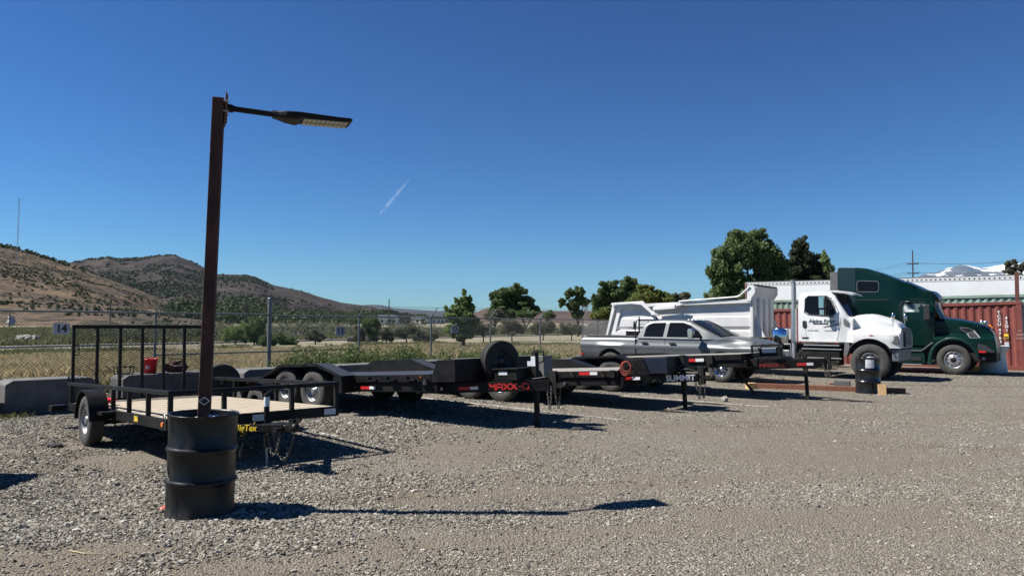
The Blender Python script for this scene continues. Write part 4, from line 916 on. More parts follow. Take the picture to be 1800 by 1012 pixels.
b = MB(); b.box(-2.1, -.85, -1.1, -.55, .42, .88); b.build('step_tank', K['steel_dull'], dk, .02)
for z, w_ in ((.90, .0), (1.02, .06), (.62, 0)): b = MB(); b.box(-2.0+w_, -.80-w_, -1.13, -.85, z, z+.035); b.build('step', K['alu'], dk, .004)
b = MB(); b.tube((-2.28, -.92, .62), (-2.28, -.92, 2.95), .075, .075, 14); b.tube((-2.28, -.92, 2.95), (-2.33, -.92, 3.13), .072, .072, 14); st = b.build('exhaust_stack', K['galv'], dk)
b = MB(); b.tube((-2.28, -.92, 1.12), (-2.28, -.92, 2.2), .095, .095, 14); b.build('heat_shield', K['alu'], st)
b = MB(); b.lathe([(0, -.3), (.30, -.28), (.32, -.25), (.32, .25), (.30, .28), (0, .3)], Matrix.Translation((-2.75, -.78, 1.28)), 22); b.build('fuel_tank', K['chrome'], dk)
b = MB(); b.box(-3.3, -2.4, -1.05, -.5, .62, .86); b.build('battery_box', K['alu'], dk, .02)
b = MB(); b.prism([(-4.2, .80), (-3.2, .94), (-3.2, 1.02), (-4.2, .86)], -1.02, -.96); b.prism([(-4.2, .66), (-3.2, .74), (-3.2, .80), (-4.2, .72)], -1.02, -.96); b.box(-3.26, -3.16, -1.03, -.95, .72, 1.02); b.build('hoist_arm', K['whiteD'], dk)
text('lettering', 'Alpine', .155, mat('dark_teal_lettering', (.012, .035, .045), .5), dk, (-1.795, -1.027, 1.80), (R(90), 0, 0), .001, .002, .15, 1.0, 'LEFT')
text('lettering', 'Ridge', .155, mat('green_lettering', (.05, .13, .05), .5), dk, (-1.345, -1.027, 1.80), (R(90), 0, 0), .001, .002, .15, 1.0, 'LEFT')
b = MB(); b.box(-1.66, -1.20, -1.0275, -1.025, 1.70, 1.735); b.build('lettering_bar', mat('dark_lettering', (.03, .035, .04), .5), dk)
for k in range(4): b = MB(); b.add([(-1.38+k*.12, -1.028, 1.60+k*.02), (-1.30+k*.12, -1.028, 1.605+k*.02), (-1.12+k*.11, -1.028, 1.70+k*.03)], [(0, 1, 2)]); b.build('mountain_mark', K['ink'], dk)
for xx, s_ in ((-1.66, 'US DOT 220573'), (-1.15, 'GVW 57000 LB')): text('small_lettering', s_, .05, K['ink'], dk, (xx, -1.027, 1.50), (R(90), 0, 0), .0005, .001)
b = MB(); b.box(-2.0, -1.80, -1.026, -1.024, 1.235, 1.29); b.build('badge', K['ink'], dk)
for ys in (-1, 1):
    wheel(dk, 0, ys*.96, .555, .31, .29, 'truck', 'rimgrey', ys > 0, 'rubber_old', 5)
    for xx in (-6.0, -7.4):
        wheel(dk, xx, ys*.98, .52, .28, .29, 'truck', 'rimgrey', ys > 0, 'rubber', 5)
for xx in (0, -6.0, -7.4): b = MB(); b.tube((xx, -.9, .52), (xx, .9, .52), .08, .08, 10); b.build('axle', K['steel_dull'], dk)
# tipping body
def bx(x): return (x+3.55)/(-5.3)       # 0 front .. 1 rear
prof = [(-1.17, 0.00), (-1.17, -.115), (-1.02, -.13), (-1.02, -.52), (-1.045, -.56), (-1.045, -.86), (-.99, -.98), (-1.06, -1.03), (-1.06, -1.22)]
P = []
for x in [-3.62, -3.62-.9, -5.5, -6.5, -7.6, -8.72]:
    zt = 2.53-.16*bx(x); k = (zt-1.24+.02*bx(x))/1.22
    P.append([(x, y, zt+dz*k) for y, dz in prof])
b = MB()
b.grid([r_[::-1] for r_ in P], False)
inner = [[(p[0], -.93, p[2]) for p in r_] for r_ in P]; b.grid(inner, False)
b.grid([[r_[0], (r_[0][0], -.93, r_[0][2])] for r_ in P], False)
b.add([(p) for p in P[0]]+[(P[0][0][0], -.93, P[0][0][2]), (P[0][0][0], -.93, P[0][-1][2])], [tuple([8, 7, 6, 5, 4, 3, 2, 1, 0, 9, 10])])
body = b.build('tipping_body', K['whiteD'], dk)
b = MB(); b.grid([[(p[0], -p[1], p[2]) for p in r_] for r_ in P], False); b.grid([[(p[0], .93, p[2]) for p in r_][::-1] for r_ in P], False); b.grid([[(r_[0][0], .93, r_[0][2]), (r_[0][0], -r_[0][1], r_[0][2])] for r_ in P], False); b.build('side_panel', K['whiteD'], body)
b = MB(); b.box(-8.8, -3.6, -.93, .93, 1.22, 1.30); b.build('body_floor', K['whiteD'], body)
# front bulkhead with raised lip
b = MB(); b.box(-3.66, -3.56, -1.10, 1.10, 1.26, 2.62); b.prism([(-3.70, 2.6), (-3.56, 2.6), (-3.40, 2.94), (-3.62, 2.94)], -1.12, 1.12); b.build('bulkhead', K['whiteD'], body, .012)
for yy in (-.6, 0, .6): b = MB(); b.tube((-3.52, yy, 1.3), (-3.52, yy, 2.55), .09, .09, 12); b.build('hoist_rib', K['whiteD'], body)
b = MB(); b.prism([(-3.55, 1.26), (-3.22, 1.26), (-3.55, 2.0)], -.92, -.88); b.prism([(-3.55, 1.26), (-3.22, 1.26), (-3.55, 2.0)], .88, .92); b.build('gusset', K['whiteD'], body)
b = MB(); b.tube((-3.50, -1.12, 2.965), (-3.50, 1.12, 2.965), .06, .06, 12); b.build('tarp_roller', mat('dark_tarp', (.08, .075, .07), .8), body)
b = MB(); b.prism([(-3.70, 2.86), (-3.58, 2.98), (-3.46, 2.94), (-3.44, 2.75), (-3.58, 2.55), (-3.60, 2.45), (-3.74, 2.47), (-3.72, 2.65)], -1.19, -1.13); b.prism([(-3.70, 2.86), (-3.58, 2.98), (-3.46, 2.94), (-3.44, 2.75), (-3.58, 2.55), (-3.60, 2.45), (-3.74, 2.47), (-3.72, 2.65)], 1.13, 1.19); b.build('tarp_bracket', K['white'], body, .01)
b = MB(); b.path([(-3.62, -1.2, 2.94), (-3.98, -1.2, 2.63), (-4.1, -1.2, 2.60), (-6.15, -1.2, 2.475)], .028, 8); ta = b.build('tarp_arm', K['white'], body)
b = MB(); b.prism([(-7.12, 2.14), (-7.12, 2.27), (-6.25, 2.37), (-6.25, 2.20)], -1.32, -1.17); b.build('spring_housing', K['white'], body, .03)
b = MB(); b.tube((-6.2, -1.24, 2.30), (-5.98, -1.24, 2.36), .075, .02, 10); b.build('spring_end', K['alu'], body)
b = MB(); b.prism([(-8.88, 2.36), (-8.86, 2.44), (-7.55, 2.50), (-7.15, 2.10), (-7.22, 2.04), (-7.62, 2.36), (-8.0, 2.40)], -1.24, -1.19); b.build('tarp_cover_rear', K['white'], body, .01)
b = MB(); b.box(-7.22, -6.95, -1.26, -1.18, 1.98, 2.12); b.build('pivot_bracket', K['white'], body, .02)
# rear posts and tailgate
for ys in (-1, 1):
    b = MB(); b.prism([(-8.72, 2.38), (-8.86, 2.38), (-9.17, 1.10), (-9.10, 1.10)], min(ys*1.02, ys*1.15), max(ys*1.02, ys*1.15)); b.prism([(-8.50, 2.28), (-8.64, 2.30), (-8.95, 1.25), (-8.80, 1.25)], min(ys*1.0, ys*1.09), max(ys*1.0, ys*1.09)); b.build('rear_post', K['white'], body, .01)
b = MB(); b.prism([(-8.74, 2.34), (-8.80, 2.34), (-9.08, 1.2), (-9.02, 1.2)], -1.0, 1.0); b.build('tailgate', K['whiteD'], body)
b = MB(); b.prism([(-8.9, 1.30), (-8.55, 1.42), (-8.3, 1.42), (-8.3, 1.08), (-8.9, 1.08)], -1.13, -1.05); b.build('mud_flap_box', K['white'], body)
b = MB(); b.box(-8.3, -6.6, -1.11, -1.06, 1.10, 1.40); b.build('side_guard', K['steel_black'], body)
b = MB(); b.box(-8.7, -3.7, -.8, .8, 1.06, 1.21); b.build('body_subframe', K['steel_black'], dk)

# ---- dark green sleeper tractor
go = Vector((15.13, 25.40, 0))+VV*1.22
gk = thing('semi_truck', 'dark green semi tractor with a tall sleeper cab, parked before the red container', 'semi truck', go, VR)
def hwv(x, z):
    w_ = 1.20-.10*sstep(2.5, 3.8, z)-.30*sstep(-1.9, -.5, x)*sstep(2.0, 2.9, z)-.10*sstep(-.9, -.4, x)
    return w_
vt = lambda x: interp([(-3.1, 3.81), (-2.85, 3.78), (-2.28, 3.58), (-1.64, 3.29), (-1.1, 3.0), (-.89, 2.88), (-.66, 2.83), (-.54, 2.72), (-.50, 2.60)], x)
shell(-3.1, -.55, lambda x: interp([(-3.1, .98), (-1.7, .98), (-1.6, 1.0), (-.55, 1.05)], x) if x < -1.4 else interp([(-1.4, .98), (-.55, 2.50)], x) if x > -.85 and False else .98, lambda x: vt(x) if x < -.9 else interp([(-.9, 2.87), (-.60, 2.62), (-.55, 2.55)], x), hwv, .04, 20, 9, .10, .04).build('cab', K['vgreen'], gk)
# roof fairing lip over the windshield
b = MB(); P = []
for x, z, w_ in ((-1.5, 3.23, 1.0), (-1.1, 3.03, .98), (-.85, 2.89, .95), (-.64, 2.84, .88), (-.50, 2.70, .80), (-.46, 2.60, .76)): P.append([(x, y, z+.02+.05*(1-(y/w_)**2)) for y in [w_*k/5 for k in range(-5, 6)]])
b.grid(P, True); b.grid([[(p[0], p[1], 2.58) for p in r_][::-1] for r_ in P[2:]], False); b.grid([[r_[0], (r_[0][0], r_[0][1], 2.58)] for r_ in P[1:]], False); b.grid([[(r_[-1][0], r_[-1][1], 2.58), r_[-1]] for r_ in P[1:]], False); b.grid([[p, (p[0], p[1], 2.56)] for p in P[-1]], False); b.build('roof_fairing', K['vgreen'], gk)
for ys in (-1, 1):
    b = MB(); b.prism([(-3.72, .98), (-3.72, 3.78), (-3.66, 3.83), (-3.10, 3.80), (-3.10, .98)], min(ys*1.04, ys*1.10), max(ys*1.04, ys*1.10)); b.build('side_extender', mat('black_green_panel', (.006, .022, .024), .35), gk, .01)
    b = MB(); b.prism([(-4.0, 1.4), (-4.0, 3.66), (-3.73, 3.68), (-3.73, 1.4)], min(ys*1.03, ys*1.07), max(ys*1.03, ys*1.07)); b.build('rubber_flap', K['plasticg'], gk, .004)
    pane([(-3.0, 2.93), (-3.02, 2.97), (-3.01, 3.24), (-2.97, 3.28), (-2.37, 3.24), (-2.34, 3.2), (-2.34, 2.94), (-2.38, 2.90)], hwv, .012, ys).build('sleeper_window', K['glass'], gk)
    outline([(-3.03, 2.92), (-3.04, 3.25), (-2.98, 3.31), (-2.35, 3.27), (-2.31, 3.2), (-2.31, 2.92), (-2.37, 2.88), (-2.99, 2.90)], hwv, .012, .004, ys).build('window_seal', K['plasticg'], gk)
    pane([(-1.53, 1.88), (-1.54, 2.34), (-1.48, 2.45), (-.90, 2.45), (-.79, 2.30), (-.70, 2.05), (-.70, 1.84)], hwv, .006, ys).build('door_window', K['glassgreen'], gk)
    outline([(-1.60, 1.84), (-1.61, 2.36), (-1.54, 2.51), (-.88, 2.51), (-.76, 2.34), (-.64, 2.05), (-.62, 1.80)], hwv, .014, .002, ys).build('door_seal', K['plastic'], gk)
    b = MB(); b.bar((-.96, ys*1.14, 1.86), (-.98, ys*1.12, 2.44), .03, .03, (0, 1, 0)); b.build('window_divider', K['plastic'], gk)
    pane([(-1.50, 2.28), (-1.48, 2.38), (-1.2, 2.37), (-1.14, 2.3), (-1.18, 2.16), (-1.46, 2.16)], hwv, .010, ys).build('window_notice', K['sticker'], gk)
    b = MB(); b.path([(x, ys*(hwv(x, z)+.001), z) for x, z in ((-3.1, 2.60), (-2.0, 2.60), (-1.2, 2.61), (-.7, 2.60))], .012, 4); b.build('seam_line', K['ink'], gk)
    b = MB(); b.path([(x, ys*(hwv(x, z)+.001), z) for x, z in ((-1.66, 1.02), (-1.66, 2.4), (-1.58, 2.55))], .006, 4); b.path([(x, ys*(hwv(x, z)+.001), z) for x, z in ((-.58, 1.15), (-.56, 1.8), (-.64, 2.1))], .006, 4); b.build('door_gap', K['ink'], gk)
    b = MB(); b.path([(-1.75, ys*(hwv(-1.7, 2.5)+.02), 3.30), (-1.2, ys*(hwv(-1.2, 2.9)+.0), 3.03)], .006, 4)
    b = MB(); b.box(-1.50, -1.28, min(ys*1.19, ys*1.215), max(ys*1.19, ys*1.215), 1.30, 1.38); b.build('door_handle', K['plasticg'], gk, .005)
    # mirror
    b = MB(); b.bar((-.66, ys*1.10, 2.40), (-.72, ys*1.30, 2.42), .03, .03); b.bar((-.60, ys*1.10, 1.90), (-.72, ys*1.30, 1.94), .03, .03); ma = b.build('mirror_bracket', K['plastic'], gk)
    b = MB(); b.prism([(-.86, 1.86), (-.86, 2.36), (-.80, 2.42), (-.68, 2.40), (-.66, 1.90)], min(ys*1.24, ys*1.36), max(ys*1.24, ys*1.36)); b.build('mirror', K['plastic'], ma, .02)
    b = MB(); b.lathe([(0, 0), (.10, .01), (.10, .03), (0, .05)], Matrix.Translation((-1.36, ys*1.21, 2.50)), 12); b.build('eyebrow_lamp', K['plasticg'], gk)
    # side fairing: tank cover, steps
    b = MB(); b.prism([(-3.2, .36), (-3.2, .96), (-1.5, .96), (-.98, .96), (-.86, .62), (-.86, .36)], min(ys*1.02, ys*1.16), max(ys*1.02, ys*1.16)); ff = b.build('side_fairing', K['vgreen2'], gk, .03)
    b = MB(); b.box(-2.9, -.95, min(ys*1.10, ys*1.19), max(ys*1.10, ys*1.19), .28, .33); b.build('step_strip', K['alu'], ff, .01)
    b = MB(); b.bar((-2.4, ys*1.185, .80), (-.98, ys*1.185, .80), .02, .04); b.bar((-.98, ys*1.185, .80), (-.62, ys*1.185, 1.10), .02, .04); b.build('trim_strip', K['vgreen2'] if False else K['alu'], ff)
    b = MB(); b.box(-1.30, -.98, min(ys*1.14, ys*1.18), max(ys*1.14, ys*1.18), .45, .60); b.build('step', K['plastic'], ff)
    b = MB(); b.tube((-2.25, ys*.85, .62), (-2.25, ys*1.19, .62), .31, .31, 20)
    b.build('fuel_tank', K['plasticg'], gk)
    # headlamp, hood vent
    b = MB(); b.prism([(.62, .82), (.72, 1.10), (.95, 1.02), (1.18, .84), (1.20, .78)], min(ys*1.0, ys*1.175), max(ys*1.0, ys*1.175)); hl = b.build('headlight', mat('dark_lens', (.03, .035, .04), .1), gk, .03)
    b = MB(); b.box(.74, .94, min(ys*1.13, ys*1.182), max(ys*1.13, ys*1.182), .78, .84); b.build('turn_signal', K['redlens'], hl, .01)
    vp = [(.18, 1.62), (.42, 1.60), (.58, 1.52), (.78, 1.28), (.50, 1.27), (.38, 1.42), (.22, 1.55)]
    def hwg(x, z):
        f = sstep(1.42, 1.22, z); w1 = .93-.30*sstep(.1, 1.2, x); w2 = 1.19-.12*sstep(.55, 1.25, x)
        return w1+(w2-w1)*f
    pane(vp, hwg, .012, ys).build('hood_vent', K['plastic'], gk); outline(vp, hwg, .012, .012, ys).build('vent_trim', K['galv'], gk)
    b = MB(); b.prism([(.72, 1.74), (.76, 1.86), (.86, 1.86), (.90, 1.74)], min(ys*.62, ys*.76), max(ys*.62, ys*.76)); b.build('hood_mirror', K['chrome'], gk, .03)
vht = lambda x: interp([(-.62, 1.93), (-.3, 1.93), (.2, 1.86), (.7, 1.74), (1.0, 1.60), (1.14, 1.40), (1.22, 1.10), (1.25, .85)], x)
shell(-.62, 1.25, archbot(lambda x: interp([(-.62, .95), (-.55, .80), (.5, .76), (1.25, .76)], x), [(0, .56, .64)]), vht, hwg, .03, 24, 10, .12, .06).build('hood', K['vgreen'], gk)
for ys in (-1, 1):
    b = MB(); P = []
    for a in range(8, 186, 9):
        x = .66*math.cos(R(a)); z = .54+.66*math.sin(R(a)); P.append([(x*1.0, ys*1.19, z), (x*1.1, ys*1.21, z+.05*math.sin(R(a))), (x*1.16, ys*1.16, z+.10*math.sin(R(a)))])
    P.append([(-.66, ys*1.19, .32), (-.73, ys*1.21, .32), (-.80, ys*1.16, .34)]); b.grid(P if ys > 0 else [r_[::-1] for r_ in P], True); b.build('fender_flare', K['vgreen2'], gk)
b = MB(); P = []
for x, z, w_ in ((-.66, 2.56, .92), (-.60, 2.3, .97), (-.50, 2.08, 1.0), (-.36, 1.90, 1.02)): P.append([(x+.02+.10*(1-(y/w_)**2), y, z+.01) for y in [w_*k/4 for k in range(-4, 5)]])
b.grid(P, True); b.build('windshield', K['windshield'], gk)
b = MB(); b.box(-.6, 1.1, -.86, .86, .5, 1.22); b.box(-1.5, -.66, -.9, .9, 1.5, 2.6); b.box(-3.3, -.5, -.95, .95, .3, .97); b.build('engine_bay', K['ink'], gk)
b = MB(); b.bar((-.68, -1.0, 2.56), (-.38, -1.04, 1.92), .04, .05); b.build('a_pillar', K['vgreen2'], gk)
b = MB(); b.box(.45, 1.22, -1.02, 1.02, .46, .76); b.build('bumper_frame', K['steel_dull'], gk, .03)
b = MB(); b.tube((.86, -1.03, .58), (.86, -.98, .58), .05, .05, 10); b.build('tow_eye', K['galv'], gk)
b = MB(); b.box(-6.8, .6, -.45, -.36, .7, .95); b.box(-6.8, .6, .36, .45, .7, .95); b.box(-6.8, -6.7, -.36, .36, .7, .95); b.box(-3.3, -3.2, -.36, .36, .7, .95); b.build('chassis', K['steel_dull'], gk)
for ys in (-1, 1):
    wheel(gk, 0, ys*1.06, .515, .29, .29, 'truck', 'alu', ys > 0, 'rubber_old', 5)
    for xx in (-4.8, -6.1): wheel(gk, xx, ys*.98, .515, .5, .29, 'truck', 'rimgrey', ys > 0, 'rubber', 8)
b = MB(); b.add([(.93, -.55, 1.55), (1.13, -.50, 1.55), (1.03, -.52, 1.72)], [(0, 1, 2)]); b.add([(.93, -.545, 1.55), (1.13, -.495, 1.55), (1.03, -.515, 1.72)], [(2, 1, 0)])
# ------------------------------------------------------------------ containers, box trailer and things before them
def container(name, label, loc, rot, tilt, Lc, Hc, m, text_=False):
    t = thing(name, label, 'shipping container', loc, rot=(0, -tilt, rot))
    p, d = .278, .036; b = MB(); n = int((Lc-.36)/p); xs = []
    for i in range(n):
        x = -.18-(i)*p; xs += [(x, 0), (x-.072, 0), (x-.072-.068, d), (x-.072-.068-.07, d)]
    xs.append((-.18-n*p, 0)); xs.append((-Lc+.18, 0))
    for yb, sg in ((.03, 1), (2.41, -1)):
        P = [[(x, yb+sg*dd, .16), (x, yb+sg*dd, Hc-.11)] for x, dd in xs]; b2 = MB(); b2.grid([r_[::-1] for r_ in P] if sg > 0 else P, False); b2.build('side_wall', m, t)
    b.box(-Lc, 0, .0, .10, Hc-.12, Hc-.002); b.box(-Lc, 0, 2.34, 2.44, Hc-.12, Hc-.002); b.box(-Lc, 0, .0, .06, 0.02, .17); b.box(-Lc, 0, 2.38, 2.44, 0.02, .17)
    b.box(-.16, -.001, .001, 2.439, .02, .16); b.box(-.16, -.001, .101, 2.339, Hc-.13, Hc-.003); b.build('frame', m, t, .004)
    b = MB(); b.box(-Lc+.02, -.02, .05, 2.39, Hc-.05, Hc-.03); b.build('roof_panel', m, t)
    for xx in (-.17, -Lc+.002):
        for yy in (.002, 2.30): b = MB(); b.box(xx, xx+.168, yy, yy+.138, .17, Hc-.13); b.build('corner_post', m, t, .004)
    b = MB(); b.box(-.10, -.06, .14, 2.30, .17, Hc-.13); b.build('end_door', m, t)
    for i in range(4): b = MB(); b.tube((-.04, .35+i*.58, .2), (-.04, .35+i*.58, Hc-.2), .017, .017, 6); b.build('lock_rod', K['galv'], t)
    for xx in (-.172, -Lc-.002):
        for zz in (-.001, Hc-.118):
            b = MB(); b.box(xx, xx+.176, -.004, .16, zz, zz+.12); b.build('corner_casting', m, t, .006)
    return t
CP = Vector((19.35, 28.2, 0))+VU*.13
rc = container('shipping_container', 'rust red corrugated shipping container lettered 42G1, beside the green tractor', CP, VR, .028, 12.19, 2.64, K['container_red'])
wi = K['whiteink']
for i, ch in enumerate('TCCU476813'): text('marking', ch, .155, wi, rc, (-.73, -.004+.012, 2.22-i*.152-(.06 if i > 3 else 0)), (R(90), 0, 0), .0005, .004)
text('marking', '5', .12, wi, rc, (-.73, .008, .60), (R(90), 0, 0), .0005, .003)
b = MB(); [b.box(-.73+a0, -.73+a1, .006, .009, .60+c0, .60+c1) for a0, a1, c0, c1 in ((-.06, .06, .08, .09), (-.06, .06, -.09, -.08), (-.065, -.055, -.09, .09), (.055, .065, -.09, .09))]; b.build('marking_box', wi, rc)
for i, ch in enumerate('42G1'): text('marking', ch, .16, wi, rc, (-.50, .008, 2.0-i*.155), (R(90), 0, 0), .0005, .004)
b = MB(); b.box(-.60, -.46, .006, .010, 1.22, 1.40); b.build('yellow_label', K['yellow'], rc)
b = MB(); b.box(-.585, -.475, .004, .0115, 1.24, 1.30); b.build('label_print', K['ink'], rc)
b = MB(); b.box(-.60, -.46, .006, .010, .92, 1.08); b.build('white_label', K['sticker'], rc)
b = MB(); b.add([(-1.14, .004, 1.62), (-.94, .004, 1.62), (-1.04, .004, 1.80)], [(0, 1, 2)]); b.build('warning_triangle', K['amber'], rc)
b = MB(); b.box(-2.02, -1.98, -.012, .02, 1.9, 2.05); b.build('label_plate', K['plastic'], rc)
for i, s_ in enumerate(('34.', '30480', '67200')): text('small_marking', s_, .10, mat('faded_lettering%d' % i, (.42, .3, .26), .7), rc, (-.085, -.0045, 1.5-i*.14), (R(90), 0, 0), .0005, 0)
GM = K['container_green']
container('shipping_container', 'pale green corrugated shipping container mostly hidden behind the red one', CP+VV*3.3+VU*.2, VR, .012, 12.19, 3.02, GM)
o = MB().box(-.07, .07, -.05, .05, 0, 3.86).build('steel_post', mat('brown_steel', (.11, .035, .025), .7, 0, (.07, .02, .015), 3, 1), None, .004); o.location = (at(1789, 560, 29.6).x, 29.6, 0); o.rotation_euler = (0, 0, VR); tag(o, 'tall dark brown steel post rising above the red container near its right corner', 'post')
o = MB().box(-.07, .07, -.05, .05, 0, 0.0) if False else None
# white box trailer behind
sp_ = thing('box_trailer', 'long white box trailer standing behind the two containers', 'trailer', Vector((23.9, 34.6, 0))+VU*3, VR)
LT = 16.1
b = MB(); b.box(-LT, 0, 0, 2.6, 1.12, 4.08); b.build('box_body', mat('white_trailer_skin', (.66, .67, .67), .4, 0, (.6, .6, .6), .8, 1), sp_, .02)
b = MB(); b.box(-LT-.01, .01, -.012, 2.612, 3.86, 4.07); rl = b.build('top_rail', mat('pale_rail', (.5, .5, .5), .5), sp_, .004)
b = MB()
for i in range(78): b.box(-LT+.1+i*.205, -LT+.16+i*.205, -.018, -.011, 3.92, 3.99)
b.build('rivet_holes', K['plastic'], rl)['kind'] = 'stuff'
b = MB(); b.box(-LT-.02, .02, -.02, 2.62, 4.071, 4.10); b.build('roof_edge', K['plasticg'], sp_)
b = MB(); b.box(-LT-.03, -LT+.05, -.03, .10, 1.1, 4.05); b.build('rear_post', mat('rear_frame', (.2, .1, .08), .6), sp_)
b = MB(); b.box(-LT, 0, .1, 2.5, .95, 1.119); b.build('underframe', K['steel_dull'], sp_)
for xx in (-LT+1.6, -LT+2.9):
    for yy, f in ((.2, False), (2.4, True)): wheel(sp_, xx, yy, .51, .5, .29, 'truck', 'rimgrey', f, 'rubber', 6)
for yy in (.5, 2.1): b = MB(); b.box(-3.6, -3.48, yy-.06, yy+.06, .03, .96); b.box(-3.7, -3.38, yy-.14, yy+.14, .0, .03); b.build('landing_leg', K['steel_dull'], sp_)
text('marking', 'TF', .30, K['ink'], sp_, (-12.75, -.003, 3.1), (R(90), 0, 0), .0005)
# white plastic tub
tk = gp(1746, 655)
b = MB(); b.lathe([(0, .01), (.42, .01), (.44, .04), (.43, .3), (.39, .62), (.40, .72), (.50, .92), (.52, .97), (.49, .98), (.37, .72), (.36, .5), (0, .45)], None, 32); o = b.build('plastic_tub', K['whitepl']); o.location = tk; tag(o, 'flared white plastic tub by the nose of the green tractor', 'tub')
o = MB().box(-.35, .35, -.2, .2, 0, .17).build('yellow_tray', mat('yellow_plastic', (.5, .36, .03), .5), None, .03); o.location = gp(1722, 651); tag(o, 'low yellow tray on the gravel under the nose of the green tractor', 'tray')
# ------------------------------------------------------------------ second drum, lumber, blocks
D2 = gp(1526, 691)
d = thing('oil_drum', 'closed glossy black steel drum with a white paper label, before the dump truck wheel', 'drum', D2)
drum_mesh(.286, .875, False).build('drum_body', mat('glossy_black_drum_paint', (.008, .008, .009), .22, 0, (.02, .02, .02), 4, .6), d)
b = MB(); A_ = [R(a) for a in range(-12, 29, 5)]; b.grid([[(.2905*math.sin(a-.42), -.2905*math.cos(a-.42), .64), (.2905*math.sin(a-.42), -.2905*math.cos(a-.42), .845)] for a in A_][::1], True); lb = b.build('paper_label', mat('paper', (.62, .62, .66), .6), d)
b = MB()
for i in range(5):
    z = .66+i*.02; b.grid([[(.2912*math.sin(a-.42), -.2912*math.cos(a-.42), z), (.2912*math.sin(a-.42), -.2912*math.cos(a-.42), z+.004)] for a in A_[1:-1]], True)
b.build('label_print', mat('faint_print', (.3, .3, .36), .6), lb)
pl, pr = gp(1322, 682), gp(1592, 692)
o = MB().bar((0, 0, .07), tuple((pr-pl)+Vector((0, 0, .07))), .10, .135).build('lumber_beam', K['wood_red'], None, .006); o.location = pl; tag(o, 'long reddish brown timber beam lying on the gravel before the black drum', 'beam')
wv = gp(1551, 695); o = MB().box(-.09, .09, -.02, .02, 0, .27).build('wood_block', K['wood_new'], None, .003); o.location = wv; o.rotation_euler = (R(-8), 0, R(-15)); tag(o, 'pale fresh pine board standing on end against the long timber beam', 'board')
o = MB().box(-.2, .2, -.1, .1, 0, .2).build('concrete_block', K['concrete'], None, .01); o.location = gp(1488, 683)+Vector((0, .25, 0)); o.rotation_euler = (0, 0, R(-30)); tag(o, 'small grey masonry block behind the timber beam left of the closed drum', 'block')
o = MB().box(-.12, .12, -.05, .05, 0, .05).build('broken_brick', K['wood_red'], None, .01); o.location = gp(1464, 676); tag(o, 'small reddish brick lying behind the long timber beam', 'brick')
o = MB().box(-.12, .12, -.09, .09, 0, .16).build('wood_block', K['wood_new'], None, .004); o.location = gp(1326, 684)+Vector((-.05, .1, 0)); o.rotation_euler = (0, 0, R(12)); tag(o, 'pale wood block under the drop leg of the farthest hauler', 'block')
# ------------------------------------------------------------------ concrete blocks along the fence
BD = Vector((.66, .75, 0)).normalized(); BO = Vector((-9.0, 12.6, 0)); ba = math.atan2(BD.y, BD.x)
def cblock(L):
    b = MB(); h, w_, c = .62, .6, .07
    b.prism([(0, 0), (L, 0), (L, h-c), (L-c*1.6, h), (c*1.6, h), (0, h-c)], 0, w_); return b
names_ = ['long pale concrete block at the left edge, behind the small trailer tail', 'concrete block directly behind the ramp gate upright nearest the left', 'concrete block carrying the red bucket and the maroon bag', 'concrete block seen past the lamp post, above the small trailer far rail', 'concrete block above the near fender of the black hauler', 'concrete block behind the deck of the first black hauler', 'concrete block behind the far fender of the first black hauler', 'concrete block showing beside the upright spare tyre']
for i, (t0, L) in enumerate([(-1.75, 1.95), (.36, 1.45), (2.3, 2.0), (4.8, 1.9), (7.15, 1.9), (9.3, 1.9), (11.5, 1.9), (13.6, 1.9)]):
    o = cblock(L).build('concrete_block', K['concrete'], None, .02); o.location = BO+BD*t0*1.0; o.rotation_euler = (0, 0, ba+R([1, -1, 1.5, 0, -1, 1, 0, 2][i])); tag(o, names_[i], 'concrete block', 'concrete blocks lined up along the fence')
B2 = BO+BD*2.3; BN = Vector((-BD.y, BD.x, 0))
def onblock(t, n=.3, z=.62): return B2+BD*t+BN*n+Vector((0, 0, z))
bk = thing('bucket', 'bright red plastic bucket standing on the concrete block behind the ramp gate', 'bucket', onblock(.62)); bk.scale = (.92, .92, .80)
b = MB(); b.lathe([(0, 0), (.125, 0), (.148, .30), (.152, .30), (.152, .33), (.158, .33), (.158, .36), (.148, .37), (.144, .34), (.12, .02), (0, .02)], None, 28); b.build('bucket_body', K['cloth_red'], bk)
b = MB(); b.path([(.155*math.cos(a), .155*math.sin(a), .34-.10*math.sin((a+.3))) for a in [R(x) for x in range(200, 341, 14)]], .003, 5); b.build('bucket_handle', K['galv'], bk)
b = MB()
for z in (.12, .165): 
    for k in range(4): a = -1.75+k*.16; b.box(-.0, .016, -.002, .002, 0, .03, Matrix.Translation((.14*math.cos(a), .14*math.sin(a), z)) @ Matrix.Rotation(a+math.pi/2, 4, 'Z'))
b.build('worn_print', K['whiteink'], bk)
o = crumple('tool_bag', onblock(1.15)+Vector((0, 0, .10)), (.21, .13, .12), K['bagred'], 'dark maroon tool bag standing beside the red bucket', 'bag', 12); o.rotation_euler = (0, 0, ba)
b = MB(); b.path([(-.14, 0, .08), (-.10, 0, .17), (.10, 0, .17), (.14, 0, .08)], .010, 6); h_ = b.build('bag_handle', K['plastic'], o)
b = MB(); b.path([(-.10+.018*i, -.125, .03+.014*math.sin(i*2.1)) for i in range(11)], .004, 4); b.build('worn_print', K['whiteink'], o)
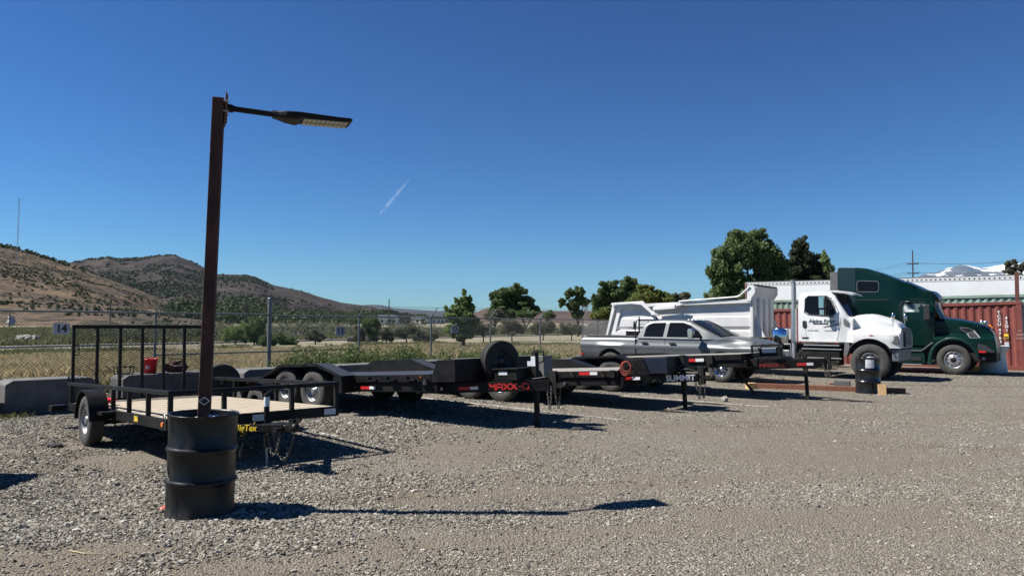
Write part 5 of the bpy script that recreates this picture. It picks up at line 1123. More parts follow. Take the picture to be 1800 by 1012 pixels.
b = MB(); b.bar((-.14, -.08, .0), (-.16, -.08, .15), .015, .015); b.bar((.14, -.08, .0), (.16, -.08, .15), .015, .015); b.bar((-.16, -.08, .15), (.16, -.08, .15), .015, .015); b.bar((-.14, -.08, .01), (.14, -.08, .01), .015, .015); b.bar((-.14, .08, .01), (.14, .08, .01), .015, .015); b.bar((-.16, .08, .15), (.16, .08, .15), .015, .015); b.bar((-.14, .08, .0), (-.16, .08, .15), .015, .015); b.bar((.14, .08, .0), (.16, .08, .15), .015, .015); b.bar((-.16, -.08, .15), (-.16, .08, .15), .015, .015); b.bar((.16, -.08, .15), (.16, .08, .15), .015, .015)
o = b.build('wire_rack', K['steel_dull']); o.location = onblock(.12); o.rotation_euler = (0, 0, ba); tag(o, 'small black metal rack on the concrete block left of the red bucket', 'rack')
tw = thing('loose_wheel', 'dark tyre standing upright between two concrete blocks, right of the lamp post', 'tyre', (-6.15, 15.75, 0), R(28))
wheel(tw, 0, 0, .39, .24, .2, 'steel', 'rimblack', False, 'rubber', 5)
o = crumple('red_strap', at(193, 689, 10.75), (.14, .08, .035), K['cloth_red'], 'bright red strap heaped beside the small trailer fender', 'strap', 15); o.location.z = .53

# ------------------------------------------------------------------ chain link fence
FO = Vector((-8.37, 17.4, 0)); FS = Vector((1.90, 2.38, 0)); FD = FS.normalized(); FA = math.atan2(FD.y, FD.x)
fence = thing('chain_link_fence', 'galvanized chain link fence with barbed wire arms running along the gravel lot', 'fence', FO, FA)
fl = FS.length; HF = 1.86
K['fencewire'] = mat('weathered_fence_wire', (.16, .165, .165), .55, .3)
K['fencepost'] = mat('weathered_fence_pipe', (.17, .19, .195), .5, .35, (.11, .12, .125), 5, .7)
ks = [-1.3, 0, 1, 2, 3, 4, 5, 6]
for k in ks:
    x = k*fl; r = .055 if k == 1 else .03; top_ = 2.27 if k == 1 else HF+.02
    b = MB(); b.tube((x, 0, 0), (x, 0, top_), r, r, 10)
    if k == 1: b.lathe([(r+.006, top_), (r+.006, top_+.03), (0, top_+.05)], Matrix.Translation((x, 0, 0)), 10)
    po_ = b.build('fence_post', K['fencepost'], fence)
    if k == 1: po_['label'] = 'thicker and taller terminal post'
    if k != 1: b = MB(); b.tube((x, 0, HF), (x+.02, -.26, HF+.30), .02, .016, 6); b.build('barb_arm', K['fencepost'], po_)
b = MB(); b.tube((ks[0]*fl, 0, HF), (fl, 0, HF), .021, .021, 8); b.build('top_rail', K['fencepost'], fence)
b = MB(); b.tube((fl, 0, HF-.03), (6*fl, 0, HF-.03), .021, .021, 8); b.build('top_rail', K['fencepost'], fence)
b = MB(); b.tube((0, 0, .87), (2*fl, 0, .87), .02, .02, 8); b.build('mid_rail', K['fencepost'], fence)
for a, c in zip(ks[:-1], ks[1:]):
    w_ = (c-a)*fl; b = lattice(w_, HF-.06, .075, .075, .0026, 3); o = b.build('wire_mesh', K['fencewire'], fence); o.location = (a*fl, .03, .04); o['kind'] = 'stuff' if False else ''
for q in range(3):
    yy = -.08-.08*q; zz = HF+.10+.095*q; b = MB()
    for a, c in zip(ks[:-1], ks[1:]):
        e0 = (a*fl, yy if a != 1 else 0, zz); e1 = (c*fl, yy if c != 1 else 0, zz); b.path(sag(e0, e1, .015, 4), .0035, 3)
    b.build('barbed_wire', K['fencewire'], fence)
f2 = thing('chain_link_fence', 'farther stretch of chain link fence turning right beyond the pickup bed', 'fence', FO+FS*6, R(72))
for k in range(5):
    b = MB(); b.tube((k*3.2, 0, 0), (k*3.2, 0, HF), .03, .03, 8); b.build('fence_post', K['fencepost'], f2)
b = MB(); b.tube((0, 0, HF-.03), (12.8, 0, HF-.03), .021, .021, 8); b.build('top_rail', K['fencepost'], f2)
b = lattice(12.8, HF-.06, .075, .075, .0026, 3); b.build('wire_mesh', K['fencewire'], f2)
def numsign(k, z, w_, h, s, size, label):
    t = thing('number_sign', label, 'sign', FO+FD*(k*fl)+Vector((0, 0, z)), FA, 'bay number signs on the fence')
    b = MB(); b.box(-w_/2, w_/2, -.012, -.004, -h/2, h/2); b.build('sign_board', mat('grey_sign_board', (.40, .40, .44), .6, 0, (.3, .3, .34), 12, .7), t)
    text('number', s, size, K['ink'], t, (0, -.0135, 0), (R(90), 0, 0), .0005, .008)
numsign(-.66, 1.49, .33, .23, '14', .22, 'number board reading 14 on the fence, left of the ramp gate')
numsign(1.77, 1.40, .34, .26, '13', .26, 'number board reading 13 on the fence, right of the thick terminal post')
numsign(3.37, 1.44, .36, .24, '12', .24, 'number board reading 12 on the fence, before the young bushy tree')

# unseen box and pole added outside the left edge to cast the edge shadow
sh = thing('shadow_caster', 'unseen black box with a pole, added outside the left edge to cast a shadow', 'shadow caster', (-6.42, 7.3, 0), R(3))
b = MB(); b.box(-.45, .45, -.8, .8, .05, 1.2); b.build('caster_box', K['steel_black'], sh, .02)
b = MB(); b.tube((.1, -.25, 1.2), (.1, -.25, 2.75), .02, .012, 8); b.build('caster_pole', K['steel_dull'], sh)
# ------------------------------------------------------------------ terrain far away
def vnoise(x, y, seed):
    r = np.random.default_rng(seed).random((128, 128)); i = np.floor(x).astype(int); j = np.floor(y).astype(int); fx = x-i; fy = y-j; fx = fx*fx*(3-2*fx); fy = fy*fy*(3-2*fy)
    g = lambda a, c: r[a % 128, c % 128]
    return (g(i, j)*(1-fx)+g(i+1, j)*fx)*(1-fy)+(g(i, j+1)*(1-fx)+g(i+1, j+1)*fx)*fy
def fbm(x, y, seed, o=5):
    a = 1; s = 0; t = 0
    for k in range(o): s += a*vnoise(x*2**k+31*k, y*2**k+17*k, seed+k); t += a; a *= .5
    return s/t-.5
def ridged(x, y, seed, o=4):
    a = 1; s = 0; t = 0
    for k in range(o): s += a*(1-2*np.abs(vnoise(x*2**k+7*k, y*2**k+3*k, seed+k)-.5)); t += a; a *= .5
    return s/t
def hz(px): return 559.7+12.55*(px+0)/1800
def hill(name, crest, Yb, Yc, m, nx=220, ny=90, amp=.06, wl=.2, seed=1, p=1.3, ybf=None, gul=.5):
    px = np.linspace(crest[0][0], crest[-1][0], nx); cy = np.interp(px, [c[0] for c in crest], [c[1] for c in crest])
    zc = CAMH+(np.array([hz(v) for v in px])-cy)/1300*Yc; u = (px-900)/1300
    T = np.concatenate([np.linspace(0, 1, ny), np.linspace(1, 1.35, 10)[1:]])
    V = np.zeros((len(T), nx, 3)); 
    for j, t in enumerate(T):
        Y = Yb+(Yc-Yb)*t; X = u*Y; Yv = np.full(nx, Y)
        prof = t**p if t <= 1 else 1-(t-1)*2.6
        L = wl*Yc; n = fbm(X/L, Yv/L, seed)*amp*2+(ridged(X/L*1.3, Yv/L*.5, seed+9)-.75)*gul*amp*2.4
        env = math.sin(min(1, t)*math.pi)**.7 if t < 1 else 0
        small = fbm(X/L*6, Yv/L*6, seed+20, 3)*amp*.25
        V[j, :, 0] = X; V[j, :, 1] = Yv; V[j, :, 2] = zc*prof+zc.max()*(n*env)+small*zc.max()*.25*(1 if t <= 1 else 0)*(t > .05)
    V[0, :, 2] = -.5
    idx = np.arange(len(T)*nx).reshape(len(T), nx)
    F = np.stack([idx[:-1, :-1], idx[:-1, 1:], idx[1:, 1:], idx[1:, :-1]], -1).reshape(-1, 4)
    o = npmesh(name, V.reshape(-1, 3), F, m, smooth=True); struct(o); return o, V
def hillmat(name, c1, c2, c3, s, dots=None, dcol=(.02, .025, .02), dthr=.35):
    m, nt, b = nodes(name); L = nt.links; tc = N(nt, 'TexCoord').outputs['Object']
    c = mixc(nt, rng_(nt, noise(nt, tc, s, 6, .7), .42, .58), c1, c2)
    c = mixc(nt, rng_(nt, noise(nt, tc, s*4, 5, .7), .5, .62), c, c3)
    if dots:
        vo = N(nt, 'TexVoronoi', feature='F1'); vo.inputs['Scale'].default_value = dots; L.new(tc, vo.inputs['Vector'])
        a = rng_(nt, vo.outputs['Distance'], dthr, dthr+.08, 1, 0); big = rng_(nt, noise(nt, tc, s*1.7, 4, .6), .42, .56)
        mu = N(nt, 'Math', operation='MULTIPLY'); L.new(a, mu.inputs[0]); L.new(big, mu.inputs[1]); c = mixc(nt, mu.outputs[0], c, dcol)
    L.new(c, b.inputs['Base Color']); b.inputs['Roughness'].default_value = .95; b.inputs['Specular IOR Level'].default_value = .05
    bp = N(nt, 'Bump'); bp.inputs['Strength'].default_value = .6; bp.inputs['Distance'].default_value = .04/s; L.new(noise(nt, tc, s*6, 5, .7), bp.inputs['Height']); L.new(bp.outputs[0], b.inputs['Normal'])
    return m
hA = hillmat('dry_hillside', (.14, .102, .068), (.09, .072, .054), (.05, .044, .037), .010, .25, (.018, .018, .015), .40)
hB = hillmat('scrubby_hillside', (.045, .038, .034), (.036, .031, .030), (.065, .052, .042), .004, .07, (.012, .014, .014), .45)
hC = hillmat('far_hillside', (.05, .05, .05), (.04, .04, .042), (.06, .055, .05), .0006)
hD = hillmat('brown_hillside', (.085, .058, .048), (.07, .05, .042), (.095, .07, .056), .003)
oA, VA = hill('near_hill', [(-1500, 558), (-1100, 470), (-700, 400), (-450, 376), (-260, 380), (-100, 404), (0, 430), (40, 440), (70, 449), (100, 458), (125, 464), (160, 481), (220, 501), (300, 531), (340, 546), (385, 560), (410, 566)], 170, 620, hA, 760, 150, .06, .13, 3, 1.15, gul=.8)
oB, VB = hill('scrub_mountain', [(60, 470), (115, 463), (140, 457), (155, 455), (170, 454), (187, 451), (205, 455), (225, 454), (250, 452.5), (270, 450), (285, 448), (308, 449), (330, 457), (352, 467), (378, 481), (395, 482), (435, 483), (452, 488), (480, 501), (530, 511), (560, 521), (600, 532), (640, 537), (655, 539), (668, 545), (700, 552), (740, 557), (800, 563)], 1000, 2300, hB, 420, 150, .10, .11, 11, 1.25, gul=.8)
hill('far_blue_range', [(560, 545), (640, 536), (655, 535), (672, 536), (690, 541), (730, 544), (770, 546.5), (785, 545), (840, 548), (900, 551), (1000, 553), (1300, 560)], 8000, 13000, hC, 160, 40, .05, .12, 21, 1.2)
hill('brown_ridge', [(790, 563), (822, 556), (835, 550), (850, 543), (863, 540), (880, 541), (900, 543), (950, 546), (1000, 546.5), (1060, 546), (1120, 549), (1250, 556), (1400, 562)], 1500, 2800, hD, 200, 60, .05, .12, 31, 1.2)
# snow mountain
m, nt_, b_ = nodes('snowy_rock'); L = nt_.links; tcn = N(nt_, 'TexCoord').outputs['Object']
sx = N(nt_, 'SeparateXYZ'); L.new(tcn, sx.inputs[0])
mpn = N(nt_, 'Mapping'); mpn.inputs['Scale'].default_value = (1, .5, 2.2); L.new(tcn, mpn.inputs[0])
n1 = noise(nt_, mpn.outputs[0], .0011, 6, .62)
hh = N(nt_, 'MapRange'); hh.inputs[1].default_value = 950; hh.inputs[2].default_value = 1450; hh.inputs[3].default_value = -.12; hh.inputs[4].default_value = .13; L.new(sx.outputs[2], hh.inputs[0])
ad = N(nt_, 'Math', operation='ADD'); L.new(n1, ad.inputs[0]); L.new(hh.outputs[0], ad.inputs[1])
L.new(mixc(nt_, rng_(nt_, ad.outputs[0], .53, .57), (.05, .055, .065), (.75, .75, .75)), b_.inputs['Base Color']); b_.inputs['Roughness'].default_value = .8
hill('snow_mountain', [(1500, 545), (1560, 512), (1590, 496), (1612, 487), (1628, 481), (1645, 478.5), (1656, 476), (1666, 471), (1678, 469), (1684, 466.5), (1692, 465.5), (1702, 466), (1714, 468.5), (1726, 471), (1740, 469.5), (1750, 467), (1760, 465.5), (1775, 464), (1800, 462), (1900, 466), (2050, 474), (2300, 500), (2600, 556)], 11000, 19000, m, 420, 60, .07, .06, 41, 1.3, gul=.8)

# ------------------------------------------------------------------ vegetation
def leafcloud(lobes, n, size, flat=.55, shell_=.55, seed=0):
    """lobes: (cx,cy,cz,rx,ry,rz); leaves as small quads spread through every lobe"""
    r = np.random.default_rng(seed); Ls = np.array(lobes, float); vol = (Ls[:, 3]*Ls[:, 4]*Ls[:, 5])**.75; pick = r.choice(len(Ls), n, p=vol/vol.sum())
    d = r.normal(size=(n, 3)); d /= np.linalg.norm(d, axis=1)[:, None]
    # clumps: displace radius by direction-based noise so outline is ragged
    rad = shell_+(1-shell_)*r.random(n)**.6
    cl = .5+.5*np.sin(d[:, 0]*7+Ls[pick, 0]*3)*np.sin(d[:, 1]*6+Ls[pick, 1]*2)*np.sin(d[:, 2]*8+pick)
    rad = rad*(.78+.34*cl); keep = r.random(n) < .35+.75*cl
    P = Ls[pick, :3]+d*rad[:, None]*Ls[pick, 3:]
    P = P[keep]; d = d[keep]; n = len(P)
    a = r.normal(size=(n, 3)); a += d*.6; a /= np.linalg.norm(a, axis=1)[:, None]
    b2 = np.cross(a, r.normal(size=(n, 3))); b2 /= np.linalg.norm(b2, axis=1)[:, None]; c = np.cross(a, b2)
    s = size*(.5+r.random(n))[:, None]
    V = np.stack([P-b2*s, P-c*s*flat, P+b2*s, P+c*s*flat], 1).reshape(-1, 3); F = np.arange(len(V)).reshape(-1, 4)
    return V, F
def limbs(b, base, tips, r0):
    base = Vector(base); rr = random.Random(int(abs(base.x)*100))
    for tp in tips:
        tp = Vector(tp); mid = base.lerp(tp, .5)+Vector((rr.uniform(-.1, .1), rr.uniform(-.1, .1), .1))*(tp-base).length*.6
        b.tube(base, mid, r0*.6, r0*.35, 6); b.tube(mid, tp, r0*.35, r0*.1, 5)
LM = {}
LM['green'] = leafmat('leaf_green', (.045, .085, .028), (.09, .145, .045), (.13, .18, .06))
LM['dark'] = leafmat('leaf_dark', (.042, .08, .032), (.11, .165, .058), (.16, .21, .08))
LM['conifer'] = leafmat('needle_dark', (.014, .024, .013), (.04, .056, .026), (.07, .08, .04))
LM['yellow'] = leafmat('leaf_yellow_green', (.075, .105, .02), (.14, .175, .04), (.19, .21, .06))
LM['olive'] = leafmat('leaf_olive', (.07, .08, .05), (.125, .135, .08), (.17, .175, .11))
LM['farwood'] = leafmat('leaf_far_wood', (.018, .034, .016), (.04, .062, .028), (.06, .08, .035))
LM['bright'] = leafmat('leaf_bright', (.09, .15, .04), (.16, .24, .07), (.22, .28, .1))
def tree(name, label, Y, blobs, n, size, lm, trunk=None, group='trees beyond the lot', cat='tree', depth=.9, seed=0, bark='bark', z_base=0, sub=6):
    """blobs in picture pixels (px,py,rx,ry) are turned once into real lobes standing at distance Y"""
    rr = random.Random(seed); k = Y/1300
    cx = sum(b_[0] for b_ in blobs)/len(blobs); base = at(trunk if trunk else cx, 560, Y); base.z = z_base
    t = thing(name, label, cat, base, 0, group); lobes = []
    for px, py, rx, ry in blobs:
        c = at(px, py, Y)-base; R_ = max(rx, ry)*k
        lobes.append((c.x, rr.uniform(-.3, .3)*R_*depth, c.z, rx*k*.82, R_*.8*depth, ry*k*.82))
        for q in range(sub+4):
            a = rr.random()*6.283; e = rr.uniform(-.9, .9); f = rr.uniform(.35, .75)
            f = rr.uniform(.55, 1.0); lobes.append((c.x+rx*k*f*math.cos(a)*math.cos(e), rr.uniform(-1, 1)*R_*depth*.8, c.z+ry*k*f*math.sin(a)*.95, rx*k*rr.uniform(.18, .38), R_*rr.uniform(.2, .4), ry*k*rr.uniform(.2, .42)))
    V, F = leafcloud(lobes, int(n*2.5), size*.7, seed=seed, shell_=.25)
    bb = MB(); topc = max(lobes, key=lambda l: l[2]); h = topc[2]
    r0 = max(.05, h*.028); mid = Vector((0, 0, h*.3)); bb.tube((0, 0, 0), mid, r0*1.25, r0*.9, 8)
    limbs(bb, mid, [(l[0], l[1], l[2]) for l in rr.sample(lobes, min(len(lobes), 14))], r0)
    bb.build('trunk', K[bark], t); npmesh('crown', V, F, LM[lm], t)
    return t
tree('broadleaf_tree', 'tallest dense green tree, rising behind the tipping body of the dump truck', 62, [(1310, 440, 34, 34), (1275, 465, 32, 34), (1345, 450, 32, 32), (1290, 500, 42, 34), (1345, 500, 40, 36), (1300, 418, 22, 14), (1328, 414, 22, 12), (1262, 520, 22, 24), (1372, 470, 18, 26), (1320, 540, 60, 30), (1268, 455, 16, 14), (1258, 485, 14, 16)], 30000, .17, 'dark', 1315, seed=1)
tree('conifer_tree', 'dark blackish green conifer right of the tallest green tree', 67, [(1408, 430, 14, 15), (1402, 448, 20, 16), (1412, 455, 26, 20), (1395, 470, 26, 20), (1408, 480, 36, 24), (1432, 478, 20, 22), (1400, 510, 46, 26), (1436, 500, 24, 22), (1385, 490, 20, 24)], 30000, .14, 'conifer', 1410, seed=2)
tree('broadleaf_tree', 'small light green tree at the right shoulder of the dark conifer', 72, [(1448, 456, 9, 14), (1450, 475, 12, 16), (1455, 495, 10, 14), (1445, 520, 16, 26)], 6000, .15, 'bright', 1448, seed=3)
tree('broadleaf_tree', 'small dark tree tip touching the rear of the green sleeper cab', 80, [(1462, 472, 7, 8), (1464, 490, 9, 12), (1462, 520, 12, 26)], 3500, .15, 'dark', 1462, seed=33)
tree('broadleaf_tree', 'wide round dark green tree in the middle distance above the spare tyre', 110, [(880, 520, 18, 15), (905, 512, 20, 12), (895, 530, 26, 18), (925, 530, 18, 14), (940, 545, 12, 10), (872, 540, 14, 12), (900, 548, 34, 10), (868, 520, 10, 9)], 16000, .22, 'dark', 897, seed=4)
tree('broadleaf_tree', 'open airy tree with gaps left of the pickup and the dump truck', 92, [(1000, 516, 10, 9), (1018, 514, 14, 10), (1008, 534, 12, 12), (1026, 530, 12, 10), (988, 532, 7, 8), (1015, 552, 13, 10)], 8000, .16, 'dark', 1016, seed=5)
tree('broadleaf_tree', 'tall grey green tree behind the rear of the white tipping body', 82, [(1072, 505, 18, 14), (1068, 525, 24, 18), (1105, 500, 18, 12), (1100, 520, 26, 14), (1060, 545, 24, 16), (1048, 530, 10, 14)], 17000, .17, 'dark', 1075, seed=6)
tree('broadleaf_tree', 'pale olive tree top at the right of the tall grey green tree', 86, [(1108, 497, 15, 10), (1118, 507, 12, 9), (1095, 508, 12, 8)], 5000, .15, 'olive', 1105, seed=66)
tree('broadleaf_tree', 'rounded yellow green tree directly above the white tipping body', 70, [(1140, 522, 34, 16), (1120, 530, 26, 12), (1165, 524, 22, 14), (1135, 510, 18, 10), (1100, 540, 20, 12), (1160, 545, 34, 14)], 16000, .14, 'yellow', 1140, seed=7)
tree('broadleaf_tree', 'low yellow green bush against the tail of the white tipping body', 66, [(1070, 548, 20, 10), (1050, 556, 16, 10), (1085, 560, 20, 12)], 7000, .13, 'yellow', 1066, seed=8)
tree('broadleaf_tree', 'small olive tree between the yellow green tree and the tallest green tree', 84, [(1188, 523, 12, 9), (1205, 520, 10, 8), (1198, 532, 18, 10)], 5000, .15, 'olive', 1196, seed=9)
tree('young_tree', 'bright green young tree with spiky top just beyond the fence', 44, [(816, 518, 4, 10), (817, 530, 9, 12), (810, 540, 15, 10), (824, 544, 14, 12), (796, 548, 16, 8), (810, 560, 28, 13), (828, 562, 16, 12), (790, 553, 13, 6), (810, 578, 28, 12), (784, 541, 4, 5), (826, 528, 4, 8), (803, 528, 5, 6), (812, 590, 26, 8)], 14000, .085, 'bright', 815, seed=10)
tree('broadleaf_tree', 'sparse leafy treetop above the white trailer at the right edge', 76, [(1772, 464, 7, 6), (1782, 462, 7, 6), (1790, 470, 10, 8), (1775, 475, 10, 7), (1800, 468, 8, 8), (1785, 490, 22, 14)], 4500, .13, 'olive', 1787, seed=12)
# bare branched tree
bt2 = thing('bare_tree', 'grey leafless tree with thin branches left of the dump truck', 'tree', gp(1040, 600)*1.0, 0); bt2.location = (at(1040, 560, 88).x, 88, 0)
b = MB(); rr = random.Random(3)
def branch(p, d, L, r, k):
    q = p+d*L; b.tube(p, q, r, r*.6, 5, False)
    if k:
        for _ in range(3): branch(q if _ else p.lerp(q, .7), (d+Vector((rr.uniform(-.7, .7), rr.uniform(-.7, .7), rr.uniform(-.1, .5)))).normalized(), L*.68, r*.6, k-1)
branch(Vector((0, 0, 0)), Vector((.05, 0, 1)), 1.7, .09, 5); b.build('trunk', K['barkgrey'], bt2)
# shrubs beyond the fence
shr = [(415, 585, 22, 20, 52, 'bright', 'leafy light green shrub beyond the fence, right of the lamp post'), (448, 580, 20, 26, 50, 'green', 'tall green shrub left of the thick fence post'), (470, 597, 16, 12, 48, 'green', 'low green shrub touching the thick fence post'),
       (652, 572, 18, 24, 56, 'green', 'round green shrub right of the board reading 13'), (632, 585, 12, 14, 55, 'olive', 'small olive shrub close below the third fence post top'), (680, 588, 14, 12, 58, 'olive', 'brownish olive shrub midway between boards 13 and 12'), (715, 582, 26, 16, 60, 'olive', 'wide pale green shrub left of the board reading 12'),
       (555, 590, 20, 10, 55, 'olive', 'dry brownish shrub left of the board reading 13'), (505, 598, 20, 12, 52, 'green', 'low green shrub just right of the thick fence post'), (755, 590, 16, 9, 60, 'olive', 'low olive shrub below the left side of the young tree'),
       (850, 578, 22, 13, 62, 'olive', 'grey green shrub right of the young tree'), (900, 575, 28, 14, 66, 'olive', 'wide grey green shrub beneath the wide round tree'), (955, 575, 26, 13, 70, 'olive', 'grey green shrub right of the wide round tree'), (1005, 577, 28, 12, 72, 'olive', 'pale shrub under the open airy tree'), (1048, 577, 24, 13, 72, 'olive', 'pale shrub left of the tipping body tail'),
       (965, 553, 12, 8, 105, 'dark', 'dark bush at the right foot of the wide round tree'), (925, 552, 20, 8, 104, 'green', 'dark green bush below the right side of the wide round tree'), (345, 592, 24, 12, 60, 'green', 'green shrub seen just behind the lamp post'), (870, 553, 22, 10, 100, 'olive', 'pale bush below the left side of the wide round tree'),
       (235, 596, 20, 9, 58, 'green', 'green shrub seen through the middle of the ramp gate'), (180, 600, 14, 8, 57, 'green', 'green shrub seen through the left bays of the ramp gate')]
for i, (px, py, rx, ry, Y, lm, lb_) in enumerate(shr):
    tree('shrub', lb_, Y, [(px, py, rx, ry), (px-rx*.4, py+ry*.3, rx*.6, ry*.6), (px+rx*.4, py+ry*.2, rx*.6, ry*.7)], int(2600+rx*ry*9), .055*Y/52, lm, px, 'shrubs beyond the fence', 'shrub', .8, 100+i, 'bark', 0, 5)
# blades: grass and weeds as stuff
def blades(name, X, Y, h, w_, m, lean_=.35, Z=None, seed=0):
    r = np.random.default_rng(seed); n = len(X); a = r.random(n)*6.283; hh = h*(.5+.8*r.random(n)); Z = np.zeros(n) if Z is None else Z
    dx = np.cos(a)*w_/2; dy = np.sin(a)*w_/2; lx = r.normal(0, lean_, n)*hh; ly = r.normal(0, lean_, n)*hh
    P0 = np.stack([X-dx, Y-dy, Z], 1); P1 = np.stack([X+dx, Y+dy, Z], 1); P2 = np.stack([X+lx*.35+dx*.7, Y+ly*.35+dy*.7, Z+hh*.55], 1); P3 = np.stack([X+lx, Y+ly, Z+hh], 1)
    V = np.stack([P0, P1, P2, P3], 1).reshape(-1, 3); F = np.arange(len(V)).reshape(-1, 4)
    o = npmesh(name, V, F, m); o['kind'] = 'stuff'; return o
G1 = leafmat('dry_grass', (.48, .37, .21), (.58, .47, .30), (.30, .28, .15))
G2 = leafmat('green_weed', (.06, .085, .03), (.11, .135, .055), (.2, .19, .09))
G3 = leafmat('deep_green_weed', (.04, .075, .022), (.085, .125, .035), (.13, .16, .06))
def fence_side(X, Y):  # distance beyond the fence line
    return (X-FO.x)*(-FD.y)+(Y-FO.y)*FD.x
n = 260000; Y = 15+33*rng.random(n)**.8; X = Y*(-.75+.95*rng.random(n)); fs = fence_side(X, Y); pt = fbm(X/4, Y/4, 77, 3)
kp = (fs > .1) & (fs < 17) & (pt > -.13) & (rng.random(n) < .75); blades('dry_grass', X[kp], Y[kp], .30, .02, G1, .5, seed=1)
n = 260000; Y = 16+40*rng.random(n)**.8; X = Y*(-.75+1.0*rng.random(n)); fs = fence_side(X, Y); pt = fbm(X/3.2, Y/3.2, 55, 3)
kp = (fs > .2) & (fs < 24) & ((pt > .09) | ((fs > 9) & (fs < 13) & (pt > -.03))); blades('low_weeds', X[kp], Y[kp], .26, .028, G2, .5, seed=2)
# green meadow band far left and weeds beyond the track
n = 330000; Y = 42+130*rng.random(n)**1.3; X = Y*(-.76+1.02*rng.random(n)); n0 = Vector((88, 138, 0)).normalized(); dd = (X+58)*(-n0.y)+(Y+3)*n0.x
pt = fbm(X/9, Y/9, 88, 3); kp = (dd > .8) & (dd < 90) & (pt > -.2); blades('meadow_weeds', X[kp], Y[kp], .42, .09, G2, .4, seed=3)
# tall green weeds growing in the lot edge, along the fence
n = 120000; t_ = rng.random(n)*19+.5; s_ = rng.normal(0, .55, n)+.9; pt = fbm(t_/1.6, s_/1.6, 99, 2)
X = BO.x+BD.x*t_+(-BD.y)*(s_+.6); Y = BO.y+BD.y*t_+BD.x*(s_+.6); amt = np.interp(t_, [0, 2, 5, 6.2, 7.5, 11.5, 12.5, 13.3, 16, 17, 19], [.0, .05, .05, .2, 1, 1, .35, .9, .9, .5, .1]); kp = rng.random(n) < amt*(pt > -.12)
lob = []
for i in range(330):
    tt = rng.random()*19+.5; am = float(np.interp(tt, [0, 2, 5, 6.2, 7.5, 11.5, 12.5, 13.3, 16, 17, 19], [.0, .05, .05, .25, 1, 1, .35, .9, .9, .5, .1]))
    if rng.random() > am: continue
    ss = rng.normal(0, .55)+1.5; hgt = (.55+.5*rng.random())*am**.5; lob.append((BO.x+BD.x*tt-BD.y*ss, BO.y+BD.y*tt+BD.x*ss, hgt*.5, .22+.2*rng.random(), .22+.2*rng.random(), hgt*.6))
V_, F_ = leafcloud(lob, 75000, .038, .4, .1, 77); o = npmesh('tall_weeds', V_, F_, G3); o['kind'] = 'stuff'
lob = []
for i in range(520):
    px = rng.uniform(150, 1090); Yv = rng.uniform(46, 120); p = at(px, 560, Yv); dd_ = (p.x+58)*(-n0.y)+(Yv+3)*n0.x
    if dd_ < 1.5 or math.sin(p.x*.35+1)*math.sin(Yv*.21) < -.25: continue
    hgt = .5+1.3*rng.random()**2; lob.append((p.x, Yv, hgt*.4, hgt*rng.uniform(.7, 1.4), hgt*.8, hgt*.6))
V_, F_ = leafcloud(lob, 90000, .085, .5, .15, 78); o = npmesh('low_scrub', V_, F_, LM['olive']); o['kind'] = 'stuff'
# sparse tufts at the lot edge
n = 9000; t_ = rng.random(n)*22; s_ = -np.abs(rng.normal(0, .25, n))-.02; X = BO.x+BD.x*t_-BD.y*s_; Y = BO.y+BD.y*t_+BD.x*s_; kp = fbm(t_*2, s_*2, 5, 2) > .05; blades('edge_grass', X[kp], Y[kp], .10, .012, G2, .5, seed=5)
# far wood along the foot of the hills
def wood(name, spans, lm, seed):
    r = random.Random(seed); lobes = []
    for (a, c, Y0, Y1, hgt, nn) in spans:
        for i in range(nn):
            px = r.uniform(a, c); Yv = r.uniform(Y0, Y1); p = at(px, 560, Yv); h = hgt*r.uniform(.6, 1.25); lobes.append((p.x, Yv, h*.45, h*r.uniform(.45, .8), h*.6, h*.55))
    V, F = leafcloud(lobes, 46000, .75, seed=seed); o = npmesh(name, V, F, LM[lm]); o['kind'] = 'stuff'; return o
wood('far_wood', [(300, 470, 330, 480, 10.5, 130), (470, 700, 420, 600, 8.5, 130), (690, 800, 600, 900, 7, 60), (380, 560, 230, 300, 4.5, 25), (560, 760, 260, 420, 3.5, 50)], 'farwood', 5)
# junipers dotting the hills: stuff
def dots(name, V, n, s, seed, cond):
    r = np.random.default_rng(seed); T, NX, _ = V.shape; j = r.integers(2, 149, n*3); i = r.integers(1, NX-2, n*3); P = V[j, i]+(V[j, i+1]-V[j, i])*r.random(n*3)[:, None]
    kp = cond(P, j) ; P = P[kp][:n]; n = len(P); Q = 14; d = r.normal(size=(n, Q, 3)); d /= np.linalg.norm(d, axis=2)[:, :, None]; sz = s*(.5+r.random((n, 1, 1)))
    C_ = P[:, None, :]+d*sz*np.array([.7, .7, .6])+np.array([0, 0, s*.5]); a = r.normal(size=(n, Q, 3)); b2 = np.cross(a, r.normal(size=(n, Q, 3))); b2 /= np.linalg.norm(b2, axis=2)[:, :, None]; c = np.cross(b2, d); q = sz*.55
    Vv = np.stack([C_-b2*q, C_-c*q, C_+b2*q, C_+c*q], 2).reshape(-1, 3); o = npmesh(name, Vv, np.arange(len(Vv)).reshape(-1, 4), LM['conifer']); o['kind'] = 'stuff'
dots('hill_junipers', VA, 8500, .62, 1, lambda P, j: (fbm(P[:, 0]/45, P[:, 1]/45, 5, 4)+rng.normal(0, .05, len(P)) > .07) & (j < 125)); dots('hill_junipers', VA, 4000, 1.6, 3, lambda P, j: (j > 132+14*fbm(P[:, 0]/50, P[:, 1]/50, 8, 2)) & (P[:, 0] < -.58*P[:, 1]))
dots('hill_junipers', VB, 14000, 3.3, 2, lambda P, j: (fbm(P[:, 0]/200, P[:, 1]/200, 6, 4)+rng.normal(0, .07, len(P)) > -.02+np.clip((P[:, 0]/P[:, 1]+.42)*1.2, 0, .4)) & (j > 8))
